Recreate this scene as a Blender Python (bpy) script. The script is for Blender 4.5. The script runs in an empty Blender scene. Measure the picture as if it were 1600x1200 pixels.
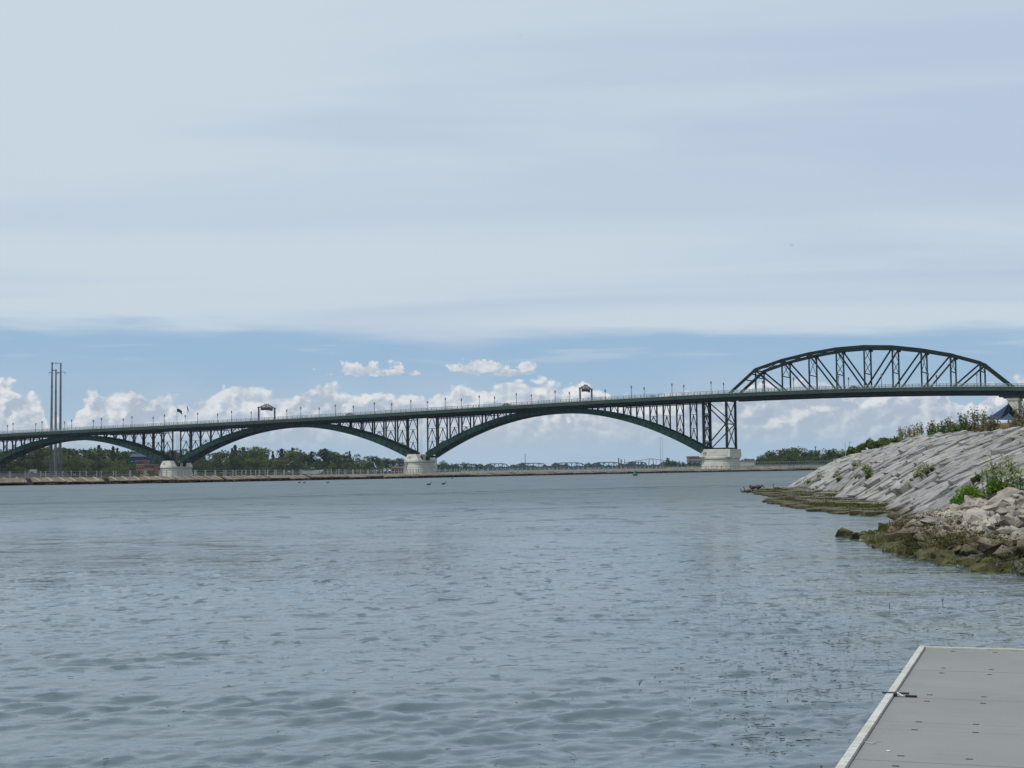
import bpy, math, random, bmesh
import numpy as np
from mathutils import Vector, Matrix
R = math.radians
rnd = random.Random(7)
npr = np.random.RandomState(11)
col = bpy.context.scene.collection
scene = bpy.context.scene

# ------------------------------------------------------------ camera
F, CAMZ, ROLL = 2400.0, 1.9, 0.012
PITCH = math.atan(133.2 / F)
fwd = Vector((0, math.cos(PITCH), math.sin(PITCH)))
up0 = Vector((0, -math.sin(PITCH), math.cos(PITCH)))
rt0 = Vector((1, 0, 0))
rt = rt0 * math.cos(ROLL) - up0 * math.sin(ROLL)
up = up0 * math.cos(ROLL) + rt0 * math.sin(ROLL)
cd = bpy.data.cameras.new('camera')
cam = bpy.data.objects.new('camera', cd)
col.objects.link(cam)
m = Matrix.Identity(4)
for i in range(3):
    m[i][0] = rt[i]; m[i][1] = up[i]; m[i][2] = -fwd[i]
m[2][3] = CAMZ
cam.matrix_world = m
cd.sensor_width = 36; cd.lens = 36 * F / 1600
cd.clip_start = 0.1; cd.clip_end = 20000
scene.camera = cam
CAM = Vector((0, 0, CAMZ))

def ray(px, py):
    return fwd + rt * ((px - 800) / F) + up * ((600 - py) / F)
def on_z(px, py, z=0.0):
    d = ray(px, py); t = (z - CAMZ) / d.z
    return CAM + d * t
def on_y(px, py, Y):
    d = ray(px, py)
    return CAM + d * (Y / d.y)
def project(p):
    v = Vector(p) - CAM
    w = v.dot(fwd)
    return 800 + F * v.dot(rt) / w, 600 - F * v.dot(up) / w

# ------------------------------------------------------------ sun, exposure
SUN_EL, SUN_AZ = R(61), math.atan2(-0.85, -0.50)     # azimuth of the sun, atan2(x, y)
sd = bpy.data.lights.new('sun', 'SUN'); sd.energy = 2.3; sd.angle = R(2.0); sd.color = (1, .96, .9)
so = bpy.data.objects.new('sun', sd); col.objects.link(so)
sv = Vector((math.sin(SUN_AZ) * math.cos(SUN_EL), math.cos(SUN_AZ) * math.cos(SUN_EL), math.sin(SUN_EL)))
so.rotation_euler = sv.to_track_quat('Z', 'Y').to_euler()
so.location = (0, -20, 90)
scene.view_settings.view_transform = 'Standard'
scene.view_settings.look = 'None'
scene.view_settings.exposure = 0
scene.view_settings.gamma = 1
scene.view_settings.use_curve_mapping = False
try:
    scene.cycles.volume_bounces = 0
    scene.cycles.max_bounces = 6
    scene.cycles.transparent_max_bounces = 12
except Exception: pass

# ------------------------------------------------------------ node helper
class NT:
    def __init__(s, tree):
        s.t = tree; s.n = tree.nodes; s.l = tree.links
    def new(s, typ, **kw):
        n = s.n.new(typ)
        for k, v in kw.items(): setattr(n, k, v)
        return n
    def set(s, sock, v):
        if v is None: return
        if isinstance(v, bpy.types.NodeSocket): s.l.new(v, sock)
        else:
            if isinstance(v, (tuple, list)) and len(v) == 3 and sock.type == 'RGBA': v = (*v, 1)
            sock.default_value = v
    def m(s, op, a, b=None, c=None, clamp=False):
        n = s.new('ShaderNodeMath', operation=op, use_clamp=clamp)
        s.set(n.inputs[0], a); s.set(n.inputs[1], b); s.set(n.inputs[2], c)
        return n.outputs[0]
    def sm(s, x, a, b):
        n = s.new('ShaderNodeMapRange', interpolation_type='SMOOTHSTEP')
        s.set(n.inputs[0], x); s.set(n.inputs[1], a); s.set(n.inputs[2], b)
        n.inputs[3].default_value = 0; n.inputs[4].default_value = 1
        return n.outputs[0]
    def mix(s, f, a, b):
        n = s.new('ShaderNodeMix', data_type='RGBA')
        s.set(n.inputs[0], f); s.set(n.inputs[6], a); s.set(n.inputs[7], b)
        return n.outputs[2]
    def xyz(s, x, y, z=0.0):
        n = s.new('ShaderNodeCombineXYZ')
        s.set(n.inputs[0], x); s.set(n.inputs[1], y); s.set(n.inputs[2], z)
        return n.outputs[0]
    def sep(s, v):
        n = s.new('ShaderNodeSeparateXYZ'); s.l.new(v, n.inputs[0]); return n.outputs
    dims = '3D'
    def noise(s, v, scale, detail=3, rough=.5, dist=0.0):
        n = s.new('ShaderNodeTexNoise', noise_dimensions=s.dims)
        s.set(n.inputs['Vector'], v)
        n.inputs['Scale'].default_value = scale; n.inputs['Detail'].default_value = detail
        n.inputs['Roughness'].default_value = rough; n.inputs['Distortion'].default_value = dist
        return n.outputs[0]
    def scalev(s, v, k):
        n = s.new('ShaderNodeVectorMath', operation='MULTIPLY'); s.set(n.inputs[0], v); n.inputs[1].default_value = k
        return n.outputs[0]
    def addv(s, v, k):
        n = s.new('ShaderNodeVectorMath', operation='ADD'); s.set(n.inputs[0], v); s.set(n.inputs[1], k)
        return n.outputs[0]

# ------------------------------------------------------------ world: nishita sky, high veil, cumulus band
def build_world():
    w = bpy.data.worlds.new('World'); scene.world = w; w.use_nodes = True
    t = NT(w.node_tree); t.n.clear(); t.dims = '2D'
    out = t.new('ShaderNodeOutputWorld')
    tc = t.new('ShaderNodeTexCoord')
    x, y, z = t.sep(tc.outputs['Generated'])
    az = t.m('ARCTAN2', x, y); el = t.m('ARCSINE', t.m('MINIMUM', t.m('MAXIMUM', z, -1.0), 1.0))
    sky = t.new('ShaderNodeTexSky', sky_type='NISHITA')
    sky.sun_disc = False; sky.sun_elevation = SUN_EL; sky.sun_rotation = SUN_AZ
    sky.air_density = 1.0; sky.dust_density = 1.2; sky.ozone_density = 1.2; sky.altitude = 180
    skyc = t.new('ShaderNodeVectorMath', operation='SCALE'); t.l.new(sky.outputs[0], skyc.inputs[0]); skyc.inputs[3].default_value = 0.062
    def angles(px, py):
        d = ray(px, py).normalized()
        return math.atan2(d.x, d.y), math.asin(d.z)
    A0, A1 = -0.36, 0.36
    azn = t.m('MULTIPLY', t.m('SUBTRACT', az, A0), 1 / (A1 - A0), clamp=True)
    def curve(pts, lo, hi):
        """px points (x, y) -> elevation of a line in the sky as a function of azimuth"""
        n = t.new('ShaderNodeFloatCurve'); t.set(n.inputs['Value'], azn)
        c = n.mapping.curves[0]
        q = []
        for px, py in pts:
            a, e = angles(px, py); q.append(((a - A0) / (A1 - A0), (e - lo) / (hi - lo)))
        c.points[0].location = (0, q[0][1]); c.points[1].location = (1, q[-1][1])
        for a, e in q: c.points.new(a, e)
        n.mapping.update()
        return t.m('MULTIPLY_ADD', n.outputs[0], hi - lo, lo)
    V = t.xyz(az, el, 0)
    # low clear air: blue band turning paler towards the horizon
    low = t.sm(el, 0.085, 0.0)
    blue = t.mix(t.m('MULTIPLY', low, 0.9), t.mix(0.85, skyc.outputs[0], (0.335, 0.52, 0.735)), (0.43, 0.555, 0.665))
    # --- cumulus band
    def fbm(off, sc, det=6, rough=.55):
        return t.noise(t.addv(t.scalev(V, (1, 1.25, 1)), off), sc, det, rough)
    def layer(pts, amp, seed, sc):
        top = curve(pts, 0.0, 0.12)
        big = t.m('SUBTRACT', fbm((seed, 0, 0), sc, 6, .56), .5)
        d = t.m('ADD', t.m('SUBTRACT', top, el), t.m('MULTIPLY', big, amp))
        # the same density a little nearer the sun: less there means a lit face
        big2 = t.m('SUBTRACT', fbm((seed + 0.0030, -0.0042, 0), sc, 6, .56), .5)
        g = t.m('SUBTRACT', big, big2)
        return d, g
    def vor(off, sc):
        n = t.new('ShaderNodeTexVoronoi', feature='SMOOTH_F1', voronoi_dimensions='2D'); n.inputs['Scale'].default_value = sc
        n.inputs['Detail'].default_value = 2; n.inputs['Roughness'].default_value = .55
        n.inputs['Smoothness'].default_value = .35
        t.set(n.inputs['Vector'], t.addv(t.scalev(V, (1, 1.3, 1)), off))
        return n.outputs[0]
    warp = t.new('ShaderNodeTexNoise', noise_dimensions='2D'); warp.inputs['Scale'].default_value = 45; warp.inputs['Detail'].default_value = 3
    t.l.new(V, warp.inputs['Vector'])
    wv = t.new('ShaderNodeVectorMath', operation='SCALE'); t.l.new(t.addv(warp.outputs['Color'], (-.5, -.5, -.5)), wv.inputs[0]); wv.inputs[3].default_value = .010
    Vw = t.addv(V, wv.outputs[0])
    V0 = V
    vc_ = {}
    def shaded(pts, amp, seed, sc, base, lit, lo_fade, white_depth, cover=1.0, thresh=0.0):
        nonlocal V
        d, g = layer(pts, amp, seed, sc)
        V = Vw
        if 'v' not in vc_: vc_['v'] = (vor((5.0, 0, 0), 58), vor((5.0 - .0035, .0050, 0), 58))
        v1, v2 = vc_['v']
        V = V0
        puff = t.m('SUBTRACT', v2, v1)        # rounded heads lit from above
        d = t.m('ADD', d, t.m('MULTIPLY', t.m('SUBTRACT', .42, v1), .011))
        a = t.sm(d, thresh - .0004, thresh + .0040)
        body = fbm((seed + 3.1, 1.7, 0), 26, 4)
        l = t.m('ADD', t.m('MULTIPLY', g, 4.5), t.m('MULTIPLY', puff, 1.35))
        depth = t.sm(d, white_depth, 0.0)
        l = t.m('ADD', t.m('ADD', l, t.m('MULTIPLY', depth, .62)), t.m('MULTIPLY', t.m('SUBTRACT', body, .5), 2.0))
        l = t.m('ADD', l, .10, clamp=True)
        c = t.mix(l, base, lit)
        a = t.m('MULTIPLY', a, t.sm(el, lo_fade[0], lo_fade[1]))
        a = t.m('MULTIPLY', a, cover)
        return c, a
    back = [(-30, 591), (60, 603), (90, 671), (130, 616), (200, 603), (260, 613), (340, 605), (380, 591), (420, 611), (500, 595), (600, 603), (700, 597), (760, 591), (880, 587), (930, 595), (975, 613), (1060, 602), (1180, 596), (1290, 588), (1340, 602), (1450, 596), (1500, 618), (1540, 606), (1590, 584), (1640, 586)]
    front = [(-30, 578), (0, 582), (30, 592), (62, 612), (84, 655), (105, 648), (128, 618), (150, 602), (200, 604), (232, 601), (262, 614), (300, 616), (345, 624), (368, 610), (400, 606), (425, 628), (455, 612), (480, 598), (510, 590), (545, 598), (585, 612), (625, 608), (650, 618), (690, 614), (720, 602), (740, 604), (775, 606), (820, 598), (865, 590), (895, 585), (925, 596), (955, 618), (985, 626), (1020, 612), (1060, 604), (1110, 598), (1180, 592), (1235, 588), (1290, 592), (1325, 604), (1360, 614), (1400, 600), (1440, 590), (1475, 598), (1505, 622), (1535, 604), (1560, 586), (1600, 582), (1640, 590)]
    lower = [(-30, 650), (120, 662), (250, 650), (420, 640), (600, 640), (800, 640), (1000, 650), (1160, 618), (1250, 622), (1330, 630), (1420, 622), (1500, 616), (1560, 625), (1640, 620)]
    c1, a1 = shaded(back, .010, 2.0, 34, (.47, .55, .64), (.76, .79, .82), (.012, .03), .012, .97)
    c2, a2 = shaded(front, .014, 5.0, 40, (.40, .48, .59), (.82, .83, .835), (.020, .040), .012)
    c3, a3 = shaded(lower, .040, 9.0, 22, (.37, .46, .58), (.60, .65, .70), (.006, .040), .012, .42)
    skyb = t.mix(a1, blue, c1)
    skyb = t.mix(a2, skyb, c2)
    skyb = t.mix(a3, skyb, c3)
    # two lone cumuli above the band
    def lone(cx, cy, wx, wy, seed):
        ca, ce = angles(cx, cy)
        dx = t.m('DIVIDE', t.m('SUBTRACT', az, ca), wx / F); dy = t.m('DIVIDE', t.m('SUBTRACT', el, ce), wy / F)
        dyb = t.m('MAXIMUM', dy, t.m('MULTIPLY', dy, -2.2))
        rr = t.m('SQRT', t.m('ADD', t.m('MULTIPLY', dx, dx), t.m('MULTIPLY', dyb, dyb)))
        nn = t.m('MULTIPLY', t.m('SUBTRACT', fbm((seed, 0, 0), 75, 6, .6), .5), 3.0)
        d = t.m('ADD', t.m('SUBTRACT', 1.0, rr), nn)
        n2 = t.m('MULTIPLY', t.m('SUBTRACT', fbm((seed + .0015, -.0030, 0), 75, 6, .6), .5), 3.0)
        l = t.m('ADD', t.m('ADD', t.m('MULTIPLY', t.m('SUBTRACT', nn, n2), 1.1), t.m('MULTIPLY', dy, .55)), .35, clamp=True)
        return t.mix(l, (.46, .53, .62), (.76, .78, .80)), t.sm(d, 0.0, .35)
    for args in ((568, 580, 54, 17, 11.0), (612, 584, 36, 8, 12.4), (745, 578, 44, 15, 13.2), (806, 583, 36, 10, 14.9), (826, 574, 14, 9, 16.0)):
        c, a = lone(*args); skyb = t.mix(t.m('MULTIPLY', a, .92), skyb, c)
    # --- high veil, flat sheet seen from below: plane projection keeps it right overhead too
    zz = t.m('ADD', t.m('MAXIMUM', z, 0.0), .055)
    P = t.xyz(t.m('DIVIDE', x, zz), t.m('DIVIDE', y, zz), 0)
    st = t.noise(t.scalev(P, (.35, 1.0, 1)), .85, 4, .5, .4)
    st2 = t.noise(t.scalev(P, (.10, .55, 1)), .9, 3, .5, .2)
    vc = t.mix(t.sm(st, .36, .66), (.490, .580, .725), (.585, .68, .76))
    vc = t.mix(t.m('MULTIPLY', t.sm(st2, .40, .65), .55), vc, (.60, .695, .765))
    edge = curve([(-30, 506), (0, 508), (100, 520), (200, 516), (300, 520), (420, 516), (560, 522), (700, 536), (800, 534), (900, 530), (1000, 526), (1200, 524), (1400, 526), (1600, 522), (1640, 520)], 0.04, 0.14)
    en = t.noise(t.scalev(V, (6, 60, 1)), 1.0, 4, .55)
    veil_d = t.m('ADD', t.m('SUBTRACT', el, edge), t.m('MULTIPLY', t.m('SUBTRACT', en, .5), .026))
    va = t.m('MULTIPLY', t.sm(veil_d, -.004, .010), .97)
    res = t.mix(va, skyb, vc)
    # thin wisps under the edge
    ws = t.noise(t.scalev(t.addv(V, (0, .37, 0)), (7, 110, 1)), 1.0, 5, .6)
    wa = t.m('MULTIPLY', t.m('MULTIPLY', t.sm(ws, .53, .70), t.sm(el, .062, .074)), t.m('SUBTRACT', 1.0, va))
    res = t.mix(t.m('MULTIPLY', wa, .55), res, (.50, .60, .72))
    # thin milky veil low down, left of centre
    mil = t.noise(t.scalev(V, (5, 16, 1)), 1.0, 3, .5)
    res = t.mix(t.m('MULTIPLY', t.m('MULTIPLY', t.sm(mil, .42, .66), t.sm(el, .09, .045)), .22), res, (.58, .64, .71))
    w.cycles.sampling_method = 'MANUAL'; w.cycles.sample_map_resolution = 512
    bg = t.new('ShaderNodeBackground'); t.l.new(res, bg.inputs[0]); bg.inputs[1].default_value = 1.0
    t.l.new(bg.outputs[0], out.inputs[0])
build_world()

# ------------------------------------------------------------ scene-graph helpers
def T(o, label=None, cat=None, group=None, kind=None):
    if label: o['label'] = label
    if cat: o['category'] = cat
    if group: o['group'] = group
    if kind: o['kind'] = kind
    return o
def empty(name, loc=(0, 0, 0), rz=0):
    o = bpy.data.objects.new(name, None); col.objects.link(o)
    o.location = loc; o.rotation_euler = (0, 0, rz); o.empty_display_size = .2
    return o
def obj(name, me, mat=None, parent=None, loc=None):
    o = bpy.data.objects.new(name, me); col.objects.link(o)
    if mat is not None and len(me.materials) == 0: me.materials.append(mat)
    if parent is not None: o.parent = parent
    if loc is not None: o.location = loc
    return o
def copy_tree(o, parent=None):
    c = o.copy(); col.objects.link(c); c.parent = parent
    for ch in list(o.children): copy_tree(ch, c)
    return c
ORD = ['', 'first', 'second', 'third', 'fourth', 'fifth', 'sixth', 'seventh', 'eighth', 'ninth', 'tenth', 'eleventh', 'twelfth', 'thirteenth', 'fourteenth', 'fifteenth', 'sixteenth', 'seventeenth', 'eighteenth', 'nineteenth', 'twentieth']
def ordn(i):
    if i <= 20: return ORD[i]
    tens = {2: 'twenty', 3: 'thirty', 4: 'forty', 5: 'fifty', 6: 'sixty', 7: 'seventy', 8: 'eighty', 9: 'ninety'}[i // 10]
    if i % 10 == 0: return {'twenty': 'twentieth', 'thirty': 'thirtieth', 'forty': 'fortieth', 'fifty': 'fiftieth', 'sixty': 'sixtieth', 'seventy': 'seventieth', 'eighty': 'eightieth', 'ninety': 'ninetieth'}[tens]
    return tens + '-' + ORD[i % 10]

class MB:
    def __init__(s): s.v = []; s.f = []
    def add(s, vs, fs):
        n = len(s.v); s.v += [tuple(p) for p in vs]; s.f += [tuple(i + n for i in f) for f in fs]
    def frame_box(s, c, ax, ay, az):
        c = Vector(c); ax = Vector(ax) / 2; ay = Vector(ay) / 2; az = Vector(az) / 2
        vs = [c + ax * i + ay * j + az * k for i in (-1, 1) for j in (-1, 1) for k in (-1, 1)]
        s.add(vs, [(0, 1, 3, 2), (4, 6, 7, 5), (0, 4, 5, 1), (2, 3, 7, 6), (0, 2, 6, 4), (1, 5, 7, 3)])
    def box(s, c, sx, sy, sz): s.frame_box(c, (sx, 0, 0), (0, sy, 0), (0, 0, sz))
    def beam(s, p0, p1, w, h, side=None):
        """beam from p0 to p1, w wide along 'side' (default horizontal), h across it"""
        p0 = Vector(p0); p1 = Vector(p1); d = p1 - p0
        if side is None:
            side = d.cross(Vector((0, 0, 1)))
            if side.length < 1e-4: side = Vector((1, 0, 0))
        side = Vector(side); side = (side - d * (side.dot(d) / d.length_squared)).normalized()
        u = d.cross(side).normalized()
        s.frame_box((p0 + p1) / 2, d, side * w, u * h)
    def tube(s, p0, p1, r0, r1, n=8, cap=True):
        p0 = Vector(p0); p1 = Vector(p1); d = (p1 - p0).normalized()
        a = d.orthogonal().normalized(); b = d.cross(a)
        vs = []
        for p, r in ((p0, r0), (p1, r1)):
            for i in range(n):
                t_ = 2 * math.pi * i / n
                vs.append(p + a * (r * math.cos(t_)) + b * (r * math.sin(t_)))
        fs = [(i, (i + 1) % n, n + (i + 1) % n, n + i) for i in range(n)]
        if cap: fs += [tuple(reversed(range(n))), tuple(range(n, 2 * n))]
        s.add(vs, fs)
    def rings(s, rings, closed_ends=True):
        n = len(rings[0]); vs = [p for r_ in rings for p in r_]; fs = []
        for k in range(len(rings) - 1):
            for i in range(n):
                j = (i + 1) % n
                fs.append((k * n + i, k * n + j, (k + 1) * n + j, (k + 1) * n + i))
        if closed_ends: fs += [tuple(reversed(range(n))), tuple(range((len(rings) - 1) * n, len(rings) * n))]
        s.add(vs, fs)
    def mesh(s, name, smooth=False):
        me = bpy.data.meshes.new(name); me.from_pydata(s.v, [], s.f); me.update()
        if smooth:
            me.polygons.foreach_set('use_smooth', [True] * len(me.polygons))
        return me
    def build(s, name, mat, parent=None, smooth=False, kind=None, loc=None):
        o = obj(name, s.mesh(name, smooth), mat, parent, loc)
        if kind: o['kind'] = kind
        return o

def hull_mesh(name, pts):
    bm = bmesh.new()
    for p in pts: bm.verts.new(p)
    r = bmesh.ops.convex_hull(bm, input=bm.verts)
    bmesh.ops.delete(bm, geom=list({g for g in r['geom_interior'] + r['geom_unused'] if isinstance(g, bmesh.types.BMVert)}), context='VERTS')
    bmesh.ops.recalc_face_normals(bm, faces=bm.faces)
    me = bpy.data.meshes.new(name); bm.to_mesh(me); bm.free()
    return me

# ------------------------------------------------------------ materials
def mat(name, base, rough=.7, var=.25, scale=1.0, bump=0.0, bscale=None, metal=0.0, second=None, smix=(.45, .65), stretch=(1, 1, 1), orand=0.0, coords='Object', detail=5):
    mt = bpy.data.materials.new(name); mt.use_nodes = True
    t = NT(mt.node_tree); b = t.n['Principled BSDF']
    tc = t.new('ShaderNodeTexCoord'); geo = t.new('ShaderNodeNewGeometry')
    v = geo.outputs['Position'] if coords == 'World' else tc.outputs['Object']
    v = t.scalev(v, stretch)
    n = t.noise(v, scale, detail, .6)
    dark = tuple(c * (1 - var) for c in base); light = tuple(min(1, c * (1 + var)) for c in base)
    c = t.mix(t.sm(n, .3, .7), dark, light)
    if second:
        n2 = t.noise(t.addv(v, (3.3, 7.7, 1.1)), scale * .45, detail, .65)
        c = t.mix(t.sm(n2, *smix), c, second)
    if orand:
        oi = t.new('ShaderNodeObjectInfo')
        hs = t.new('ShaderNodeHueSaturation'); t.set(hs.inputs['Color'], c)
        t.set(hs.inputs['Value'], t.m('MULTIPLY_ADD', oi.outputs['Random'], 2 * orand, 1 - orand))
        t.set(hs.inputs['Hue'], t.m('MULTIPLY_ADD', t.m('FRACT', t.m('MULTIPLY', oi.outputs['Random'], 7.31)), .05, .475))
        c = hs.outputs[0]
    t.set(b.inputs['Base Color'], c)
    b.inputs['Roughness'].default_value = rough; b.inputs['Metallic'].default_value = metal
    if bump:
        bp = t.new('ShaderNodeBump'); bp.inputs['Strength'].default_value = 1; bp.inputs['Distance'].default_value = bump
        t.set(bp.inputs['Height'], t.noise(v, bscale or scale * 3, 6, .65)); t.l.new(bp.outputs[0], b.inputs['Normal'])
    mt.use_fake_user = True
    return mt

M = {}
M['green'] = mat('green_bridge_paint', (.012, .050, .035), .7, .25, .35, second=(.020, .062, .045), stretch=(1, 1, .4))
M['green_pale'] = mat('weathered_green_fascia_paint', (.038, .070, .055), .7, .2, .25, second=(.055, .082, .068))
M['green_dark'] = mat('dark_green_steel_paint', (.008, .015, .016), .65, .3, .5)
M['truss'] = mat('grey_green_truss_paint', (.006, .015, .013), .7, .25, .4, second=(.010, .020, .017))
for k_ in ('green', 'green_pale', 'green_dark', 'truss'): M[k_].node_tree.nodes['Principled BSDF'].inputs['Specular IOR Level'].default_value = .2
M['rail'] = mat('galvanised_railing_steel', (.26, .30, .29), .5, .2, 2, metal=.2)
M['asphalt'] = mat('asphalt', (.05, .05, .05), .9, .2, 2)
M["lamp"] = mat("lamp_post_paint", (.03, .04, .045), .5, .2, 2)
M['lampglass'] = mat('lamp_glass_globe', (.25, .27, .28), .2, .1, 5)
M['stone'] = mat('pier_limestone', (.60, .57, .49), .85, .10, .5, bump=.03, bscale=2, second=(.49, .455, .38), smix=(.5, .75))
M['stone_grey'] = mat('pier_granite_cutwater', (.40, .385, .34), .85, .3, .8, bump=.03, bscale=2, second=(.20, .18, .16), smix=(.45, .6))
M['pole'] = mat('weathered_pole_steel', (.12, .115, .115), .6, .25, .1, second=(.17, .185, .19), stretch=(1, 1, .3))
M['concrete'] = mat('breakwater_concrete', (.185, .15, .11), .9, .3, .6, bump=.05, bscale=3, second=(.13, .095, .07), smix=(.45, .6), coords='World')
M['concrete_lt'] = mat('pale_breakwater_rib', (.40, .35, .27), .9, .2, 1, bump=.02, coords='World')
M['rubble'] = mat('dark_rubble', (.04, .024, .02), .9, .5, .8, bump=.1, coords='World')
M['post'] = mat('grey_railing_post', (.31, .33, .30), .6, .2, 1, coords='World')
M['bark'] = mat('bark', (.10, .085, .065), .9, .3, 3)
M['red'] = mat('dark_red_sign', (.10, .018, .022), .5, .2, 3)
M['black'] = mat('black_paint', (.012, .012, .013), .5, .2, 3)
M['white'] = mat('white_paint', (.75, .75, .73), .5, .06, 2)
M['brick'] = mat('orange_brick', (.23, .095, .055), .85, .25, .7)
M['blueroof'] = mat('dark_blue_cladding', (.012, .025, .075), .5, .2, .5)
M['sailblue'] = mat('dark_blue_canopy', (.020, .040, .095), .6, .2, .5)
M['brown'] = mat('brown_rust', (.08, .04, .035), .8, .3, .5)
M['glass'] = mat('window_glass', (.03, .04, .05), .15, .1, 2)
M['yellow'] = mat('ochre_yellow_paint', (.45, .24, .05), .6, .2, 2)
M['buoy'] = mat('buoy_green', (.015, .13, .075), .5, .2, 2)
M['greybld'] = mat('grey_facade', (.16, .15, .15), .8, .2, .1)
M['farsteel'] = mat('far_bridge_steel', (.015, .022, .04), .6, .2, .1)
M['soil'] = mat('bank_soil', (.095, .085, .07), .95, .35, 1.5, bump=.05, coords='World')
M['grassland'] = mat('dry_grass_ground', (.12, .105, .045), .95, .35, .5, bump=.1, second=(.05, .08, .03), coords='World')
M['land'] = mat('shore_ground', (.10, .11, .06), .95, .3, .05, coords='World')
M['palebeach'] = mat('pale_shore_revetment', (.30, .29, .26), .9, .3, .12, coords='World', stretch=(1, 1, 6))
M['goose'] = mat('brown_feathers', (.060, .045, .035), .8, .5, 14)
M['goosedark'] = mat('dark_feathers', (.014, .012, .012), .7, .3, 14)
M['bill'] = mat('dark_bill', (.02, .02, .02), .5, .2, 10)
M['twig'] = mat('pale_dry_twig', (.45, .42, .34), .8, .2, 20)

def foliage_mat(name, c1, c2, orand=.25):
    mt = bpy.data.materials.new(name); mt.use_nodes = True
    t = NT(mt.node_tree); b = t.n['Principled BSDF']; out = t.n['Material Output']
    geo = t.new('ShaderNodeNewGeometry'); oi = t.new('ShaderNodeObjectInfo'); tc = t.new('ShaderNodeTexCoord')
    n = t.noise(tc.outputs['Object'], 3.1, 3)
    c = t.mix(t.sm(n, .35, .65), c1, c2)
    c = t.mix(t.m('MULTIPLY', geo.outputs['Random Per Island'], .5), c, tuple(min(1, k * 1.5) for k in c2))
    hs = t.new('ShaderNodeHueSaturation'); t.set(hs.inputs['Color'], c)
    t.set(hs.inputs['Value'], t.m('MULTIPLY_ADD', oi.outputs['Random'], 2 * orand, 1 - orand))
    t.set(hs.inputs['Hue'], t.m('MULTIPLY_ADD', t.m('FRACT', t.m('MULTIPLY', oi.outputs['Random'], 5.7)), .05, .475))
    t.l.new(hs.outputs[0], b.inputs['Base Color']); b.inputs['Roughness'].default_value = .75
    b.inputs['Specular IOR Level'].default_value = .2
    tr = t.new('ShaderNodeBsdfTranslucent'); t.l.new(hs.outputs[0], tr.inputs[0])
    mx = t.new('ShaderNodeMixShader'); mx.inputs[0].default_value = .3
    t.l.new(b.outputs[0], mx.inputs[1]); t.l.new(tr.outputs[0], mx.inputs[2]); t.l.new(mx.outputs[0], out.inputs[0])
    return mt
M['leaf_mid'] = foliage_mat('mid_green_leaves', (.056, .080, .024), (.098, .130, .038))
M['leaf_dark'] = foliage_mat('dark_green_leaves', (.028, .050, .020), (.052, .080, .028))
M['leaf_pine'] = foliage_mat('pine_needles', (.018, .036, .022), (.034, .056, .032))
M['leaf_light'] = foliage_mat('light_willow_leaves', (.072, .105, .028), (.11, .145, .045), .15)
M['leaf_far'] = foliage_mat('far_wood_leaves', (.022, .036, .026), (.035, .05, .035))
M['leaf_shrub'] = foliage_mat('shrub_leaves', (.065, .105, .026), (.12, .165, .05), .15)
M['leaf_bright'] = foliage_mat('bright_green_weed_leaves', (.075, .16, .018), (.13, .23, .04), .1)
M['dry'] = foliage_mat('dry_golden_grass', (.20, .165, .06), (.31, .26, .11), .12)
M['seed'] = foliage_mat('brown_seed_heads', (.11, .10, .055), (.18, .16, .09), .1)
M['flower'] = foliage_mat('cream_flower_heads', (.24, .26, .14), (.42, .43, .27), .1)
M['moss'] = foliage_mat('olive_algae', (.052, .060, .014), (.098, .100, .026), .1)
M['deadweed'] = foliage_mat('brown_dead_weed', (.075, .052, .022), (.15, .105, .05), .1)
M['weed'] = foliage_mat('floating_water_weed', (.030, .040, .018), (.075, .085, .035), .1)

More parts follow.
